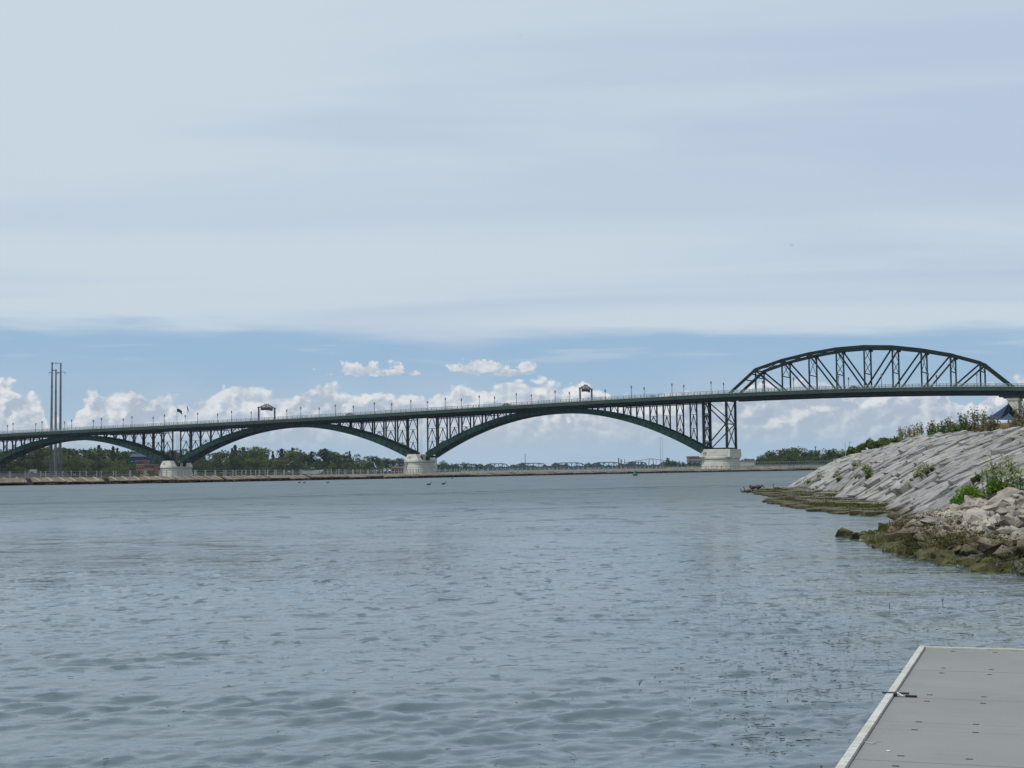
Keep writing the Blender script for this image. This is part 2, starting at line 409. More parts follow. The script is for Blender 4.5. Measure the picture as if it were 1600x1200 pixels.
def stone_mat(name, pale, dark, tint, algae_top, brown_top, bd_=.09):
    """dry limestone above; algae and water-stain near the water line (a stain with its own place)"""
    mt = bpy.data.materials.new(name); mt.use_nodes = True
    t = NT(mt.node_tree); b = t.n['Principled BSDF']
    geo = t.new('ShaderNodeNewGeometry'); oi = t.new('ShaderNodeObjectInfo')
    P = geo.outputs['Position']; z = t.sep(P)[2]
    n1 = t.noise(P, 1.1, 6, .65); n2 = t.noise(t.addv(P, (9, 3, 1)), 6.5, 5, .7); n3 = t.noise(t.addv(P, (1, 8, 5)), .55, 3)
    c = t.mix(t.sm(n1, .36, .62), dark, pale)
    c = t.mix(t.m('MULTIPLY', t.sm(n2, .54, .72), .42), c, tuple(k * .45 for k in dark))
    c = t.mix(t.m('MULTIPLY', t.sm(n3, .46, .66), .4), c, tint)
    crev_shade = t.noise(t.scalev(P, (.7, 2.6, 2.6)), 1.5, 6, .7); crev_shade2 = t.noise(t.addv(P, (4, 4, 4)), 2.2, 5, .75)
    c = t.mix(t.m('MULTIPLY', t.m('MAXIMUM', t.sm(crev_shade, .555, .615), t.sm(crev_shade2, .62, .68)), .78), c, (.045, .040, .034))  # dark noise streaks put crevice shade into the stone colour
    hs = t.new('ShaderNodeHueSaturation'); t.set(hs.inputs['Color'], c)
    t.set(hs.inputs['Value'], t.m('MULTIPLY_ADD', oi.outputs['Random'], .38, .83))
    zz = t.m('ADD', z, t.m('MULTIPLY', t.m('SUBTRACT', n1, .5), -.55))
    zz = t.m('ADD', zz, t.m('MULTIPLY', t.m('SUBTRACT', n2, .5), -.25))
    alg = t.mix(t.sm(n2, .35, .65), (.085, .088, .024), (.034, .030, .012))
    brn = t.mix(t.sm(n2, .35, .65), (.155, .122, .075), (.060, .048, .032))
    c2 = t.mix(t.sm(zz, brown_top, brown_top - .25), hs.outputs[0], brn)
    c3 = t.mix(t.sm(zz, algae_top, algae_top - .15), c2, alg)
    t.set(b.inputs['Base Color'], c3); b.inputs['Roughness'].default_value = .88
    bp = t.new('ShaderNodeBump'); bp.inputs['Distance'].default_value = .11; bp.inputs['Strength'].default_value = 1
    bp.inputs['Distance'].default_value = bd_
    t.set(bp.inputs['Height'], t.noise(t.scalev(P, (1, 1.9, 2.2)), 3.6, 7, .72)); t.l.new(bp.outputs[0], b.inputs['Normal'])
    return mt
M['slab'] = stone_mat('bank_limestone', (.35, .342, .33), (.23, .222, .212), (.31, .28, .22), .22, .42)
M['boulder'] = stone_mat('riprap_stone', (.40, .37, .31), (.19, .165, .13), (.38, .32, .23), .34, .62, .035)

# ------------------------------------------------------------ water
def build_water():
    rows = []
    for p in np.linspace(640, 17, 640): rows.append(1.9 * 1536 / p)
    r = rows[-1]
    while r < 4000: r *= 1.18; rows.append(min(r, 4000.0))
    rows = [0.6, 1.5, 3.0, 4.0] + rows
    rows = np.array(rows)
    ang = np.concatenate([np.linspace(-25, 25, 560), np.linspace(25, 335, 50)[1:-1]])
    ang = np.radians(ang)
    Rr, A = np.meshgrid(rows, ang, indexing='ij')
    X = Rr * np.sin(A); Y = Rr * np.cos(A); Z = np.zeros_like(X)
    dr = np.gradient(rows)[:, None] * np.ones_like(X)
    da = Rr * np.radians(50 / 560)
    rng = np.random.RandomState(5)
    # slow patchiness of the ripples
    pat = np.zeros_like(X)
    for k in range(10):
        th = rng.uniform(0, 6.28); L = rng.uniform(4, 22)
        pat += np.sin((X * np.cos(th) + 2.2 * Y * np.sin(th)) * 2 * np.pi / L + rng.uniform(0, 6.28))
    pat = np.clip(.75 + .22 * pat, .25, 1.6)
    for k in range(130):
        L = .10 * (.85 / .10) ** rng.rand()
        th = math.radians(90 + 18) + rng.normal(0, .62)
        kx, ky = math.cos(th), math.sin(th)
        amp = .0033 * L ** .86 * rng.uniform(.5, 1.3)
        res = np.abs(kx) * da + np.abs(ky) * dr
        att = np.clip((L / np.maximum(res, 1e-3) - 2.2) / 2.5, 0, 1)
        ph = (X * kx + Y * ky) * 2 * np.pi / L + rng.uniform(0, 6.28)
        ph = ph + .9 * np.sin((X * ky - Y * kx) * 2 * np.pi / (L * rng.uniform(2.5, 6)) + rng.uniform(0, 6.28))
        s_ = np.sin(ph)
        Z += amp * att * pat * (s_ + .22 * np.cos(2 * ph))
    # current lines out on the canal
    for (ax, ay), (bx, by), wd in (((0, 787), (600, 771), .9), ((500, 771), (1150, 756), 1.1)):
        pass
    front = (np.abs(np.degrees(A)) < 26)
    Z *= front
    nr, na = X.shape
    co = np.stack([X, Y, Z], -1).reshape(-1, 3)
    i = np.arange(nr - 1)[:, None] * na; j = np.arange(na)[None, :]; j2 = (j + 1) % na
    fc = np.stack([i + j, i + j2, i + na + j2, i + na + j], -1).reshape(-1, 4)
    me = bpy.data.meshes.new('water')
    me.vertices.add(len(co)); me.vertices.foreach_set('co', co.ravel())
    me.loops.add(fc.size); me.loops.foreach_set('vertex_index', fc.ravel().astype(np.int32))
    me.polygons.add(len(fc)); me.polygons.foreach_set('loop_start', np.arange(0, fc.size, 4, dtype=np.int32))
    me.polygons.foreach_set('use_smooth', [True] * len(fc))
    me.update(calc_edges=True)
    if me.polygons[0].normal.z < 0: me.flip_normals()
    mt = bpy.data.materials.new('river_water'); mt.use_nodes = True
    t = NT(mt.node_tree); b = t.n['Principled BSDF']
    geo = t.new('ShaderNodeNewGeometry'); P = geo.outputs['Position']; x, y, z = t.sep(P)
    n = t.noise(P, .12, 3)
    c = t.mix(t.sm(n, .35, .65), (.071, .105, .125), (.087, .121, .138))
    # green weed beds under the surface near the bank
    bed = t.m('MULTIPLY', t.sm(t.noise(t.scalev(P, (1, .8, 1)), .5, 4, .6), .42, .62), t.sm(t.m('SUBTRACT', x, t.m('MULTIPLY', y, .07)), 1.0, 3.0))
    c = t.mix(t.m('MULTIPLY', bed, .7), c, (.075, .095, .050))
    t.set(b.inputs['Base Color'], c)
    b.inputs['IOR'].default_value = 1.333; b.inputs['Roughness'].default_value = .06
    h1 = t.noise(t.scalev(P, (.85, 1.5, 1)), 2.6, 4, .6, .3)
    h2 = t.noise(t.scalev(P, (.7, 1.6, 1)), .55, 3, .55)
    pt = t.sm(t.noise(t.scalev(P, (.5, 1.5, 1)), .035, 4, .55), .36, .62)
    # distinct current lines: strips of rougher water
    strips = None
    for (p0, p1, wd) in (((0, 789), (640, 773), 1.6), ((440, 776), (1180, 757), 2.6), ((0, 768), (560, 757), 1.4)):
        a_ = on_z(*p0); b_ = on_z(*p1)
        nx, ny = -(b_.y - a_.y), (b_.x - a_.x); L = math.hypot(nx, ny); nx /= L; ny /= L
        cc = nx * a_.x + ny * a_.y
        wob = t.m('MULTIPLY', t.m('SUBTRACT', t.noise(P, .05, 3), .5), 9.0)
        dd = t.m('ABSOLUTE', t.m('ADD', t.m('SUBTRACT', t.m('ADD', t.m('MULTIPLY', x, nx), t.m('MULTIPLY', y, ny)), cc), wob))
        s_ = t.sm(dd, wd, wd * .3)
        strips = s_ if strips is None else t.m('MAXIMUM', strips, s_)
    hs = t.m('MULTIPLY_ADD', pt, .55, .45)
    hs = t.m('ADD', hs, t.m('MULTIPLY', strips, 1.1))
    far = t.sm(y, 8.0, 45.0)
    h = t.m('ADD', t.m('MULTIPLY', h1, t.m('MULTIPLY_ADD', far, .03, .016)), t.m('MULTIPLY', h2, t.m('MULTIPLY', far, .06)))
    bp = t.new('ShaderNodeBump'); bp.inputs['Strength'].default_value = 1; bp.inputs['Distance'].default_value = 1
    t.set(bp.inputs['Height'], t.m('MULTIPLY', h, hs))
    # facets of wavelets too small for the mesh: they tilt the surface wherever it is sampled
    def ncol(v, sc, det):
        n_ = t.new('ShaderNodeTexNoise'); t.set(n_.inputs['Vector'], v); n_.inputs['Scale'].default_value = sc; n_.inputs['Detail'].default_value = det; n_.inputs['Roughness'].default_value = .6
        return t.addv(n_.outputs['Color'], (-.5, -.5, -.5))
    f1 = t.scalev(ncol(t.scalev(P, (.55, 1.25, 1)), .9, 3), (.30, 1.15, 0))
    f2 = t.scalev(ncol(t.scalev(P, (.8, 1.3, 1)), 5.5, 2), (.25, .45, 0))
    fa = t.new('ShaderNodeVectorMath', operation='ADD'); t.l.new(f1, fa.inputs[0]); t.l.new(f2, fa.inputs[1])
    fs = t.new('ShaderNodeVectorMath', operation='SCALE'); t.l.new(fa.outputs[0], fs.inputs[0])
    t.set(fs.inputs[3], t.m('MULTIPLY', t.m('MULTIPLY_ADD', t.sm(y, 12.0, 70.0), 1.55, .12), hs))
    # steep wavelet fronts, isolated short dashes on a calmer sheet
    warpx = t.addv(t.scalev(P, (1.15, .62, 1)), (0, 0, 3))
    d1 = t.sm(t.noise(warpx, 2.3, 3, .62, .5), .565, .67)
    d2 = t.sm(t.noise(t.addv(t.scalev(P, (1.0, .9, 1)), (5, 5, 1)), 4.2, 2, .6, .4), .56, .72)
    d3 = t.sm(t.noise(t.addv(t.scalev(P, (.75, .20, 1)), (2, 9, 1)), 1.3, 3, .65, .6), .57, .66)
    wn = t.m('MULTIPLY', d1, t.m('MULTIPLY', t.sm(y, 12, 24), t.sm(y, 95, 40)))
    wm = t.m('MULTIPLY', d2, t.m('MULTIPLY', t.sm(y, 7, 13), t.sm(y, 40, 20)))
    wf = t.m('MULTIPLY', d3, t.m('MULTIPLY', t.sm(y, 30, 60), t.sm(y, 220, 110)))
    ws_ = t.m('ADD', t.m('ADD', t.m('MULTIPLY', wn, .34), t.m('MULTIPLY', wm, .22)), t.m('MULTIPLY', wf, .26))
    ws_ = t.m('ADD', t.m('MULTIPLY', ws_, t.m('MULTIPLY_ADD', pt, .8, .5)), t.m('MULTIPLY', t.m('MULTIPLY', strips, .5), t.sm(t.noise(t.scalev(P, (.5, .5, 1)), 1.1, 3, .6), .38, .55)))
    nb_ = t.addv(bp.outputs[0], fs.outputs[0])
    nb_ = t.addv(nb_, t.xyz(0.0, t.m('MULTIPLY', ws_, -1.0), 0.0))
    t.set(b.inputs['Roughness'], t.m('MULTIPLY_ADD', t.sm(y, 20.0, 110.0), .36, .05))
    nn = t.new('ShaderNodeVectorMath', operation='NORMALIZE'); t.l.new(nb_, nn.inputs[0])
    t.l.new(nn.outputs[0], b.inputs['Normal'])
    T(obj('water', me, mt), 'rippled grey-blue canal and river water filling the foreground', 'water', kind='structure')
build_water()

# ------------------------------------------------------------ main bridge frame
bd = Vector((.909, -.416, 0)).normalized(); bn = Vector((-bd.y, bd.x, 0))     # along, and away from the camera
B0 = on_y(1108, 650, 609); B0.z = 0; B0 = B0 + bn * 4.2
def BP(s, t_, z): return B0 + bd * s + bn * t_ + Vector((0, 0, z))
def hit(px, py, t_):
    d = ray(px, py); o = CAM - (B0 + bn * t_)
    k = -o.dot(bn) / d.dot(bn); p = CAM + d * k
    return (p - B0).dot(bd), p.z
FT = -7.4; RT = 4.2; TT = 6.2
dk = [(0, 678.5), (160, 669.5), (270, 664.5), (400, 657.8), (500, 652.5), (657, 642), (770, 636), (900, 628.3), (1000, 621.7), (1130, 615), (1200, 612), (1373, 607), (1420, 606), (1560, 604.5), (1600, 604.3)]
hs_ = [hit(x, y, FT) for x, y in dk]
pc = np.polyfit([a for a, b in hs_], [b for a, b in hs_], 4)
sMin, sMax = min(a for a, b in hs_), max(a for a, b in hs_)
def DZ(s):
    if s < sMin: return float(np.polyval(pc, sMin) + (s - sMin) * np.polyval(np.polyder(pc), sMin))
    if s > sMax: return float(np.polyval(pc, sMax) + (s - sMax) * np.polyval(np.polyder(pc), sMax))
    return float(np.polyval(pc, s))

bridge = empty('arch_bridge', BP(0, 0, 0))
T(bridge, 'long green steel bridge with deck arches and a high through truss crossing the river', 'bridge')
def bpart(mb, name, m_, kind=None, smooth=False, parent=None):
    o0 = bridge.location
    mb.v = [(x - o0.x, y - o0.y, z - o0.z) for x, y, z in mb.v]
    return mb.build(name, m_, bridge if parent is None else parent, smooth, kind)
SL, SR = -440, 175
st = list(np.arange(SL, SR + .1, 5.0))
def strip(t0, t1, zo0, zo1):
    mb = MB()
    rings = []
    for s in st:
        z = DZ(s)
        rings.append([BP(s, t0, z + zo0), BP(s, t1, z + zo0), BP(s, t1, z + zo1), BP(s, t0, z + zo1)])
    mb.rings(rings); return mb
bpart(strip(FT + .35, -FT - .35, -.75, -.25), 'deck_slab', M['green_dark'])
bpart(strip(-5.4, 5.4, -.246, -.16), 'roadway', M['asphalt'])
for sg in (-1, 1):
    bpart(strip(sg * 7.4, sg * 7.05, -1.25, .0), 'fascia_girder', M['green_pale'])
    mb = strip(sg * 7.5, sg * 7.0, .003, .18)
    bpart(mb, 'kerb_beam', M['rail'])
    mb = strip(sg * 7.52, sg * 7.4 - sg * .003, -1.36, -1.253)
    bpart(mb, 'lower_flange', M['green_pale'])
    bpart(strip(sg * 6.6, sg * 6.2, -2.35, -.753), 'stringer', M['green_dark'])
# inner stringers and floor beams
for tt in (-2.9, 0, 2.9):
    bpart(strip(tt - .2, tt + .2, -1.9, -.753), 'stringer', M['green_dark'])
mb = MB()
for s in np.arange(SL + 3, SR, 3.0):
    z = DZ(s)
    mb.frame_box(BP(s, 0, z - 1.25), bd * .3, bn * 13.6, Vector((0, 0, .95)))
bpart(mb, 'floor_beams', M['green_dark'], 'stuff')
# railings
for sg in (-1, 1):
    mb = MB()
    for s in np.arange(SL, SR, 1.25):
        z = DZ(s); k = int(round((s - SL) / 1.25))
        w = .34 if k % 2 == 0 else .10
        mb.frame_box(BP(s, sg * 7.25, z + .68), bd * w, bn * .14, Vector((0, 0, .99)))
    bpart(mb, 'railing_posts', M['rail'], 'stuff')
    for zo, th in ((1.18, .16), (.80, .09), (.45, .09)):
        bpart(strip(sg * 7.25 - .06, sg * 7.25 + .06, zo, zo + th), 'railing_bar', M['rail'])

# arches
def arch(sL, zL, sR, zR, sc, zc, dep0=2.35, dep1=2.0, n=48):
    """rib centreline: parabola through spring points with crown height zc"""
    A_ = np.array([[sL * sL, sL, 1], [sR * sR, sR, 1], [sc * sc, sc, 1]]); q = np.linalg.solve(A_, [zL, zR, zc])
    f = lambda s: q[0] * s * s + q[1] * s + q[2]
    df = lambda s: 2 * q[0] * s + q[1]
    def depth(s):
        u_ = abs((s - (sL + sR) / 2) / ((sR - sL) / 2)); return dep1 + (dep0 - dep1) * min(1, u_) ** 2
    for sg in (-1, 1):
        mb = MB(); rings = []
        for i in range(n + 1):
            s = sL + (sR - sL) * i / n; z = f(s); sl = df(s); L = math.sqrt(1 + sl * sl)
            h = depth(s) / 2; nx, nz = -sl / L, 1 / L
            for_ = []
            for tt, hh in ((-.35, -h), (.35, -h), (.35, h), (-.35, h)):
                for_.append(BP(s + nx * hh, sg * RT + tt, z + nz * hh))
            rings.append(for_)
        mb.rings(rings)
        rib = bpart(mb, 'arch_rib', M['green'])
        # stiffener plates and flanges, proud of the web
        mb = MB(); ns = int((sR - sL) / 2.7)
        for i in range(1, ns):
            s = sL + (sR - sL) * i / ns; z = f(s); sl = df(s); L = math.sqrt(1 + sl * sl); h = depth(s) / 2 - .12
            nrm = Vector((0, 0, 0)) + bd * (-sl / L) + Vector((0, 0, 1 / L)); tan = bd * (1 / L) + Vector((0, 0, sl / L))
            for o_ in (-.41, .41):
                mb.frame_box(BP(s, sg * RT + o_, z), tan * (.26 if i % 3 else .36), bn * .2, nrm * (2 * h))
        bpart(mb, 'rib_stiffeners', M['green_dark'], 'stuff')
        for e in (-1, 1):
            mb = MB(); rings = []
            for i in range(n + 1):
                s = sL + (sR - sL) * i / n; z = f(s); sl = df(s); L = math.sqrt(1 + sl * sl); h = depth(s) / 2
                nx, nz = -sl / L, 1 / L
                rings.append([BP(s + nx * hh, sg * RT + tt, z + nz * hh) for tt, hh in ((-.52, e * (h + .003)), (.52, e * (h + .003)), (.52, e * (h + .09)), (-.52, e * (h + .09)))])
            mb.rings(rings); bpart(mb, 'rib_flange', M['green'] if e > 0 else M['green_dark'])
    # lateral bracing between the two ribs
    mb = MB(); nb = 22
    for i in range(nb + 1):
        s = sL + (sR - sL) * i / nb
        mb.beam(BP(s, -RT + .4, f(s) - .5), BP(s, RT - .4, f(s) - .5), .3, .9, bd)
        if i < nb:
            s2 = sL + (sR - sL) * (i + 1) / nb
            mb.beam(BP(s, -RT + .4, f(s) - .7), BP(s2, RT - .4, f(s2) - .7), .3, .3)
            mb.beam(BP(s, RT - .4, f(s) - .7), BP(s2, -RT + .4, f(s2) - .7), .3, .3)
    bpart(mb, 'rib_bracing', M['green_dark'], 'stuff')
    return f, depth, df

def bent(s, zb, zt, w=.52, tier=5.4, xs=RT, leg_w=None):
    """spandrel bent: a column on each rib with stacked A braces between them"""
    for sg in (-1, 1):
        mb = MB(); mb.frame_box(BP(s, sg * xs, (zb + zt) / 2), bd * w, bn * .5, Vector((0, 0, zt - zb)))
        bpart(mb, 'column', M['green_dark'])
    H = zt - zb
    if H < 1.6: return
    z1 = zt - .2; k = 0
    while z1 - zb > 1.2:
        z0 = max(z1 - tier, zb + .15)
        mb = MB()
        for sg in (-1, 1): mb.beam(BP(s, 0, z1), BP(s, sg * (xs - .2), z0), .22, .26, bd)
        if z1 - z0 < tier - .1 or k == 1: mb.beam(BP(s, 0, z1 - .2), BP(s, 0, z0), .1, .14, bd)
        bpart(mb, 'sway_brace', M['green_dark'])
        if z0 > zb + .3:
            mb = MB(); mb.beam(BP(s, -xs + .26, z0), BP(s, xs - .26, z0), .12, .16, bd)
            bpart(mb, 'strut', M['green_dark'])
        z1 = z0 - .12; k += 1

# arch 3 (right), arch 2 (middle), arch 1 (left); coordinates read on the near rib plane
spr = {}
def P_(px, py): return hit(px, py, -RT)
a3 = P_(667, 711.5) + P_(1101, 706) + P_(893, 641.3)
a2 = P_(281, 720) + P_(640, 711.5) + P_(471, 663.5)
r1 = P_(254, 720.5); c1_ = P_(112, 684)
sl1 = 2 * c1_[0] - r1[0]
a1 = (sl1, r1[1] - 1.0) + r1 + c1_
arches = []
for a in (a3, a2, a1):
    arches.append((a, arch(a[0], a[1], a[2], a[3], a[4], a[5])))
for a, (f, dep, df) in arches:
    n = int(round((a[2] - a[0]) / 5.75)); step = (a[2] - a[0]) / n
    for i in range(n + 1):
        s = a[0] + step * i
        if i == 0: s += .5
        if i == n: s -= .5
        L = math.sqrt(1 + df(s) ** 2)
        zb = f(s) + dep(s) / 2 * L - .1; zt = DZ(s) - 1.7
        if i in (0, n): zb = min(a[1], a[3]) + .6
        if zt - zb < .45: continue
        bent(s, zb, zt)
# light walkway strut just under the deck at each pier
mb = MB()
for a, (f, dep, df) in arches:
    for sg in (-1, 1):
        n = int((a[2] - a[0]) / 5)
        for i in range(n):
            s0 = a[0] + (a[2] - a[0]) * i / n; s1 = a[0] + (a[2] - a[0]) * (i + 1) / n
            if f(s0) + 2.5 < DZ(s0) - 3.2 and f(s1) + 2.5 < DZ(s1) - 3.2:
                mb.beam(BP(s0, sg * RT, DZ(s0) - 3.0), BP(s1, sg * RT, DZ(s1) - 3.0), .2, .32)
bpart(mb, 'walkway_beams', M['green_dark'], 'stuff')

# ------------------------------------------------------------ piers
def rr_plan(ws, wt, r, n=5):
    """rounded rectangle half sizes ws (along bridge), wt (across)"""
    pts = []
    for cx, cy, a0 in ((ws - r, wt - r, 0), (-ws + r, wt - r, 90), (-ws + r, -wt + r, 180), (ws - r, -wt + r, 270)):
        for k in range(n + 1):
            a_ = R(a0 + 90 * k / n); pts.append((cx + r * math.cos(a_), cy + r * math.sin(a_)))
    return pts
def loft(s0, t0, secs):
    """secs: (z, ws, wt, r, s shift)"""
    mb = MB(); rings = []
    for z, ws, wt, r_, sh in secs:
        rings.append([BP(s0 + sh + a_, t0 + b_, z) for a_, b_ in rr_plan(ws, wt, r_)])
    mb.rings(rings); return mb
def pier_thing(s0, label):
    e = empty('bridge_pier', BP(s0, 0, 0)); T(e, label, 'bridge pier', 'stone piers of the arch bridge')
    return e
def ppart(mb, name, m_, e, kind=None, smooth=False):
    o0 = e.location; mb.v = [(x - o0.x, y - o0.y, z - o0.z) for x, y, z in mb.v]
    return mb.build(name, m_, e, smooth, kind)
def river_pier(pxc, ztop_px, label, hasrust=False):
    s0, zt = hit(pxc, ztop_px, 0); s0 = s0
    e = pier_thing(s0, label)
    # coursed body: each course its own block layer with a recessed joint
    zc = zt - .9; n = 6; zb = -.8; H = (zc - zb) / n
    for k in range(n):
        z0 = zb + H * k; z1 = z0 + H
        tp = lambda z: (zc - z) / (zc - zb)
        g = .06
        mb = loft(s0, 0, [(z0 + g, 4.25 + .8 * tp(z0), 8.4 + .9 * tp(z0), 3.6, 0), (z1 - g, 4.25 + .8 * tp(z1), 8.4 + .9 * tp(z1), 3.6, 0)])
        ppart(mb, 'stone_course', M['stone'], e)
    ppart(loft(s0, 0, [(zb, 4.9, 9.1, 3.4, 0), (zc, 4.1, 8.25, 3.4, 0)]), 'core', M['stone_grey'], e)
    ppart(loft(s0, 0, [(zc, 4.3, 8.45, 3.6, 0), (zc + .25, 4.65, 8.8, 3.8, 0), (zt, 4.65, 8.8, 3.8, 0)]), 'cornice', M['stone'], e)
    for sg in (-1, 1):
        mb = loft(s0, sg * 6.1, [(zt + .002, 3.5, 2.0, .25, 0), (zt + 2.7, 2.0, 1.6, .25, 0)])
        bl = ppart(mb, 'skewback_block', M['stone'], e)
    mb = MB(); mb.frame_box(BP(s0 - .9, -8.0, zt + 1.3), bd * .9, bn * .12, Vector((0, 0, .95)))
    ppart(mb, 'niche', M['stone_grey'], e)
    # weathered cutwater facing on the left nose
    for k in range(6):
        z0 = zb + H * k
        mb = MB(); w = (zc - z0) / (zc - zb)
        for q in range(3):
            a_ = R(205 + q * 22); rr_ = 3.66
            cx = -(4.25 + .8 * w) + 3.6; cy = -(8.4 + .9 * w) + 3.6
            c = BP(s0 + cx + rr_ * math.cos(a_), cy + rr_ * math.sin(a_), z0 + H / 2)
            tn = bd * (-math.sin(a_)) + bn * math.cos(a_); no = bd * math.cos(a_) + bn * math.sin(a_)
            mb.frame_box(c, tn * rnd.uniform(.9, 1.3), no * .22, Vector((0, 0, H * .72)))
        ppart(mb, 'cutwater_stone', M['stone_grey'], e)
    # steel bearings on top
    for sg in (-1, 1):
        mb = MB()
        for so_ in (-1.7, 1.7):
            mb.frame_box(BP(s0 + so_, sg * RT, zt + .9), bd * 1.5, bn * 1.2, Vector((0, 0, 1.8)))
        ppart(mb, 'bearing', M['green_dark'], e)
    return s0, zt
pier_info = []
pier_info.append(river_pier(656.3, 719.5, 'pale stone pier between the middle arch and the right arch, rust-stained nose'))
pier_info.append(river_pier(275.5, 729.0, 'pale stone pier furthest left, between the left arch and the middle arch'))
# ladder panels above the river piers
for s0, zt in pier_info:
    mb = MB()
    for so_ in (-.55, .55): mb.beam(BP(s0 + so_, 1, zt + 1), BP(s0 + so_, 1, DZ(s0) - 2), .07, .07)
    z = zt + 1
    while z < DZ(s0) - 2: mb.beam(BP(s0 - .5, 1, z), BP(s0 + .5, 1, z), .05, .06); z += .5
    bpart(mb, 'access_ladder', M['rail'])
# plain pier at the left end of the left arch, just outside the frame
s0_ = a1[0] - 4.6
e = pier_thing(s0_, 'pale stone pier at the far left end of the left arch')
ppart(loft(s0_, 0, [(-.8, 4.6, 8.6, 3.6, 0), (5.2, 4.0, 8.0, 3.6, 0)]), 'core', M['stone'], e)
ppart(loft(s0_, 0, [(5.202, 4.3, 8.3, 3.6, 0), (6.0, 4.4, 8.4, 3.6, 0)]), 'cornice', M['stone'], e)

# pier 3 with tower
s3, z3 = hit(1126.5, 714.0, 0)
e = pier_thing(s3, 'widest pale stone pier under the steel tower, beside the through truss')
zc = z3 - .9; n = 6; zb = -.8; H = (zc - zb) / n
for k in range(n):
    z0 = zb + H * k; z1 = z0 + H; tp = lambda z: (zc - z) / (zc - zb)
    ppart(loft(s3, 0, [(z0 + .06, 6.5 + .7 * tp(z0), 8.2 + .7 * tp(z0), 5.2, 0), (z1 - .06, 6.5 + .7 * tp(z1), 8.2 + .7 * tp(z1), 5.2, 0)]), 'stone_course', M['stone'], e)
ppart(loft(s3, 0, [(zb, 7.0, 8.7, 5.0, 0), (zc, 6.35, 8.05, 5.0, 0)]), 'core', M['stone_grey'], e)
ppart(loft(s3, 0, [(zc, 6.5, 8.2, 5.2, 0), (zc + .25, 6.95, 8.65, 5.5, 0), (z3, 6.95, 8.65, 5.5, 0)]), 'cornice', M['stone'], e)
_, z3t = hit(1126, 702.0, 0)
mb = MB(); base = [BP(s3 - 6.6, -8.0, z3 + .002), BP(s3 + 6.1, -8.0, z3 + .002), BP(s3 + 6.1, 8.0, z3 + .002), BP(s3 - 6.6, 8.0, z3 + .002)]
top = [BP(s3 - 4.5, -7.8, z3t), BP(s3 + 6.0, -7.8, z3t), BP(s3 + 6.0, 7.8, z3t), BP(s3 - 4.5, 7.8, z3t)]
mb.rings([base, top]); ppart(mb, 'tower_plinth', M['stone'], e)
mb = MB(); mb.frame_box(BP(s3 + 1.2, -7.96, (z3 + z3t) / 2), bd * 7.6, bn * .16, Vector((0, 0, (z3t - z3) * .62))); ppart(mb, 'plinth_panel', M['stone'], e)
mb = MB(); mb.tube(BP(s3 - 4.2, -8.02, (z3 + z3t) / 2 - .1), BP(s3 - 4.2, -7.8, (z3 + z3t) / 2 - .1), .75, .75, 14); ppart(mb, 'round_recess', M['stone_grey'], e)  # darker disc stands in for the shade of a round recess

# tower on pier 3
sA = hit(1100.5, 660, -RT)[0]; sB = hit(1135.2, 660, -TT)[0]
zT = DZ(sA) - 1.7
bent(sA, z3t - 1.6, zT, .62, 5.3)
for sg in (-1, 1):
    mb = MB(); mb.frame_box(BP(sB, sg * TT, (z3t + DZ(sB) - 1.7) / 2), bd * .85, bn * .8, Vector((0, 0, DZ(sB) - 1.7 - z3t))); bpart(mb, 'tower_leg', M['truss'])
    zm = (z3t + zT) / 2
    for za in (zT - 1.6, z3t + .6):
        mb = MB(); mb.beam(BP(sA + .3, sg * (RT + .0), za), BP(sB - .4, sg * TT, zm), .35, .42); bpart(mb, 'tower_brace', M['green_dark'])
    mb = MB(); mb.beam(BP(sA, sg * RT, z3t + .35), BP(sB - .42, sg * TT, z3t + .35), .35, .45); bpart(mb, 'tower_strut', M['green_dark'])
    mb = MB(); mb.beam(BP(sA - 1.5, sg * 5.2, zT - .55), BP(sB + .6, sg * 5.9, zT - .55), .4, .5); bpart(mb, 'tower_strut', M['green_dark'])
hh = (zT - .8 - zm) ; zs = [z3t + .4, zm, zT - .9]
for k in range(2):
    for sg in (-1, 1):
        mb = MB(); mb.beam(BP(sB, -sg * (TT - .4), zs[k] + .1), BP(sB, sg * (TT - .4), zs[k + 1] - .1), .28 + sg * .03, .34, bd); bpart(mb, 'tower_cross_brace', M['green_dark'])
for z_ in zs:
    mb = MB(); mb.beam(BP(sB, -TT + .42, z_), BP(sB, TT - .42, z_), .4, .4, bd); bpart(mb, 'tower_strut', M['green_dark'])

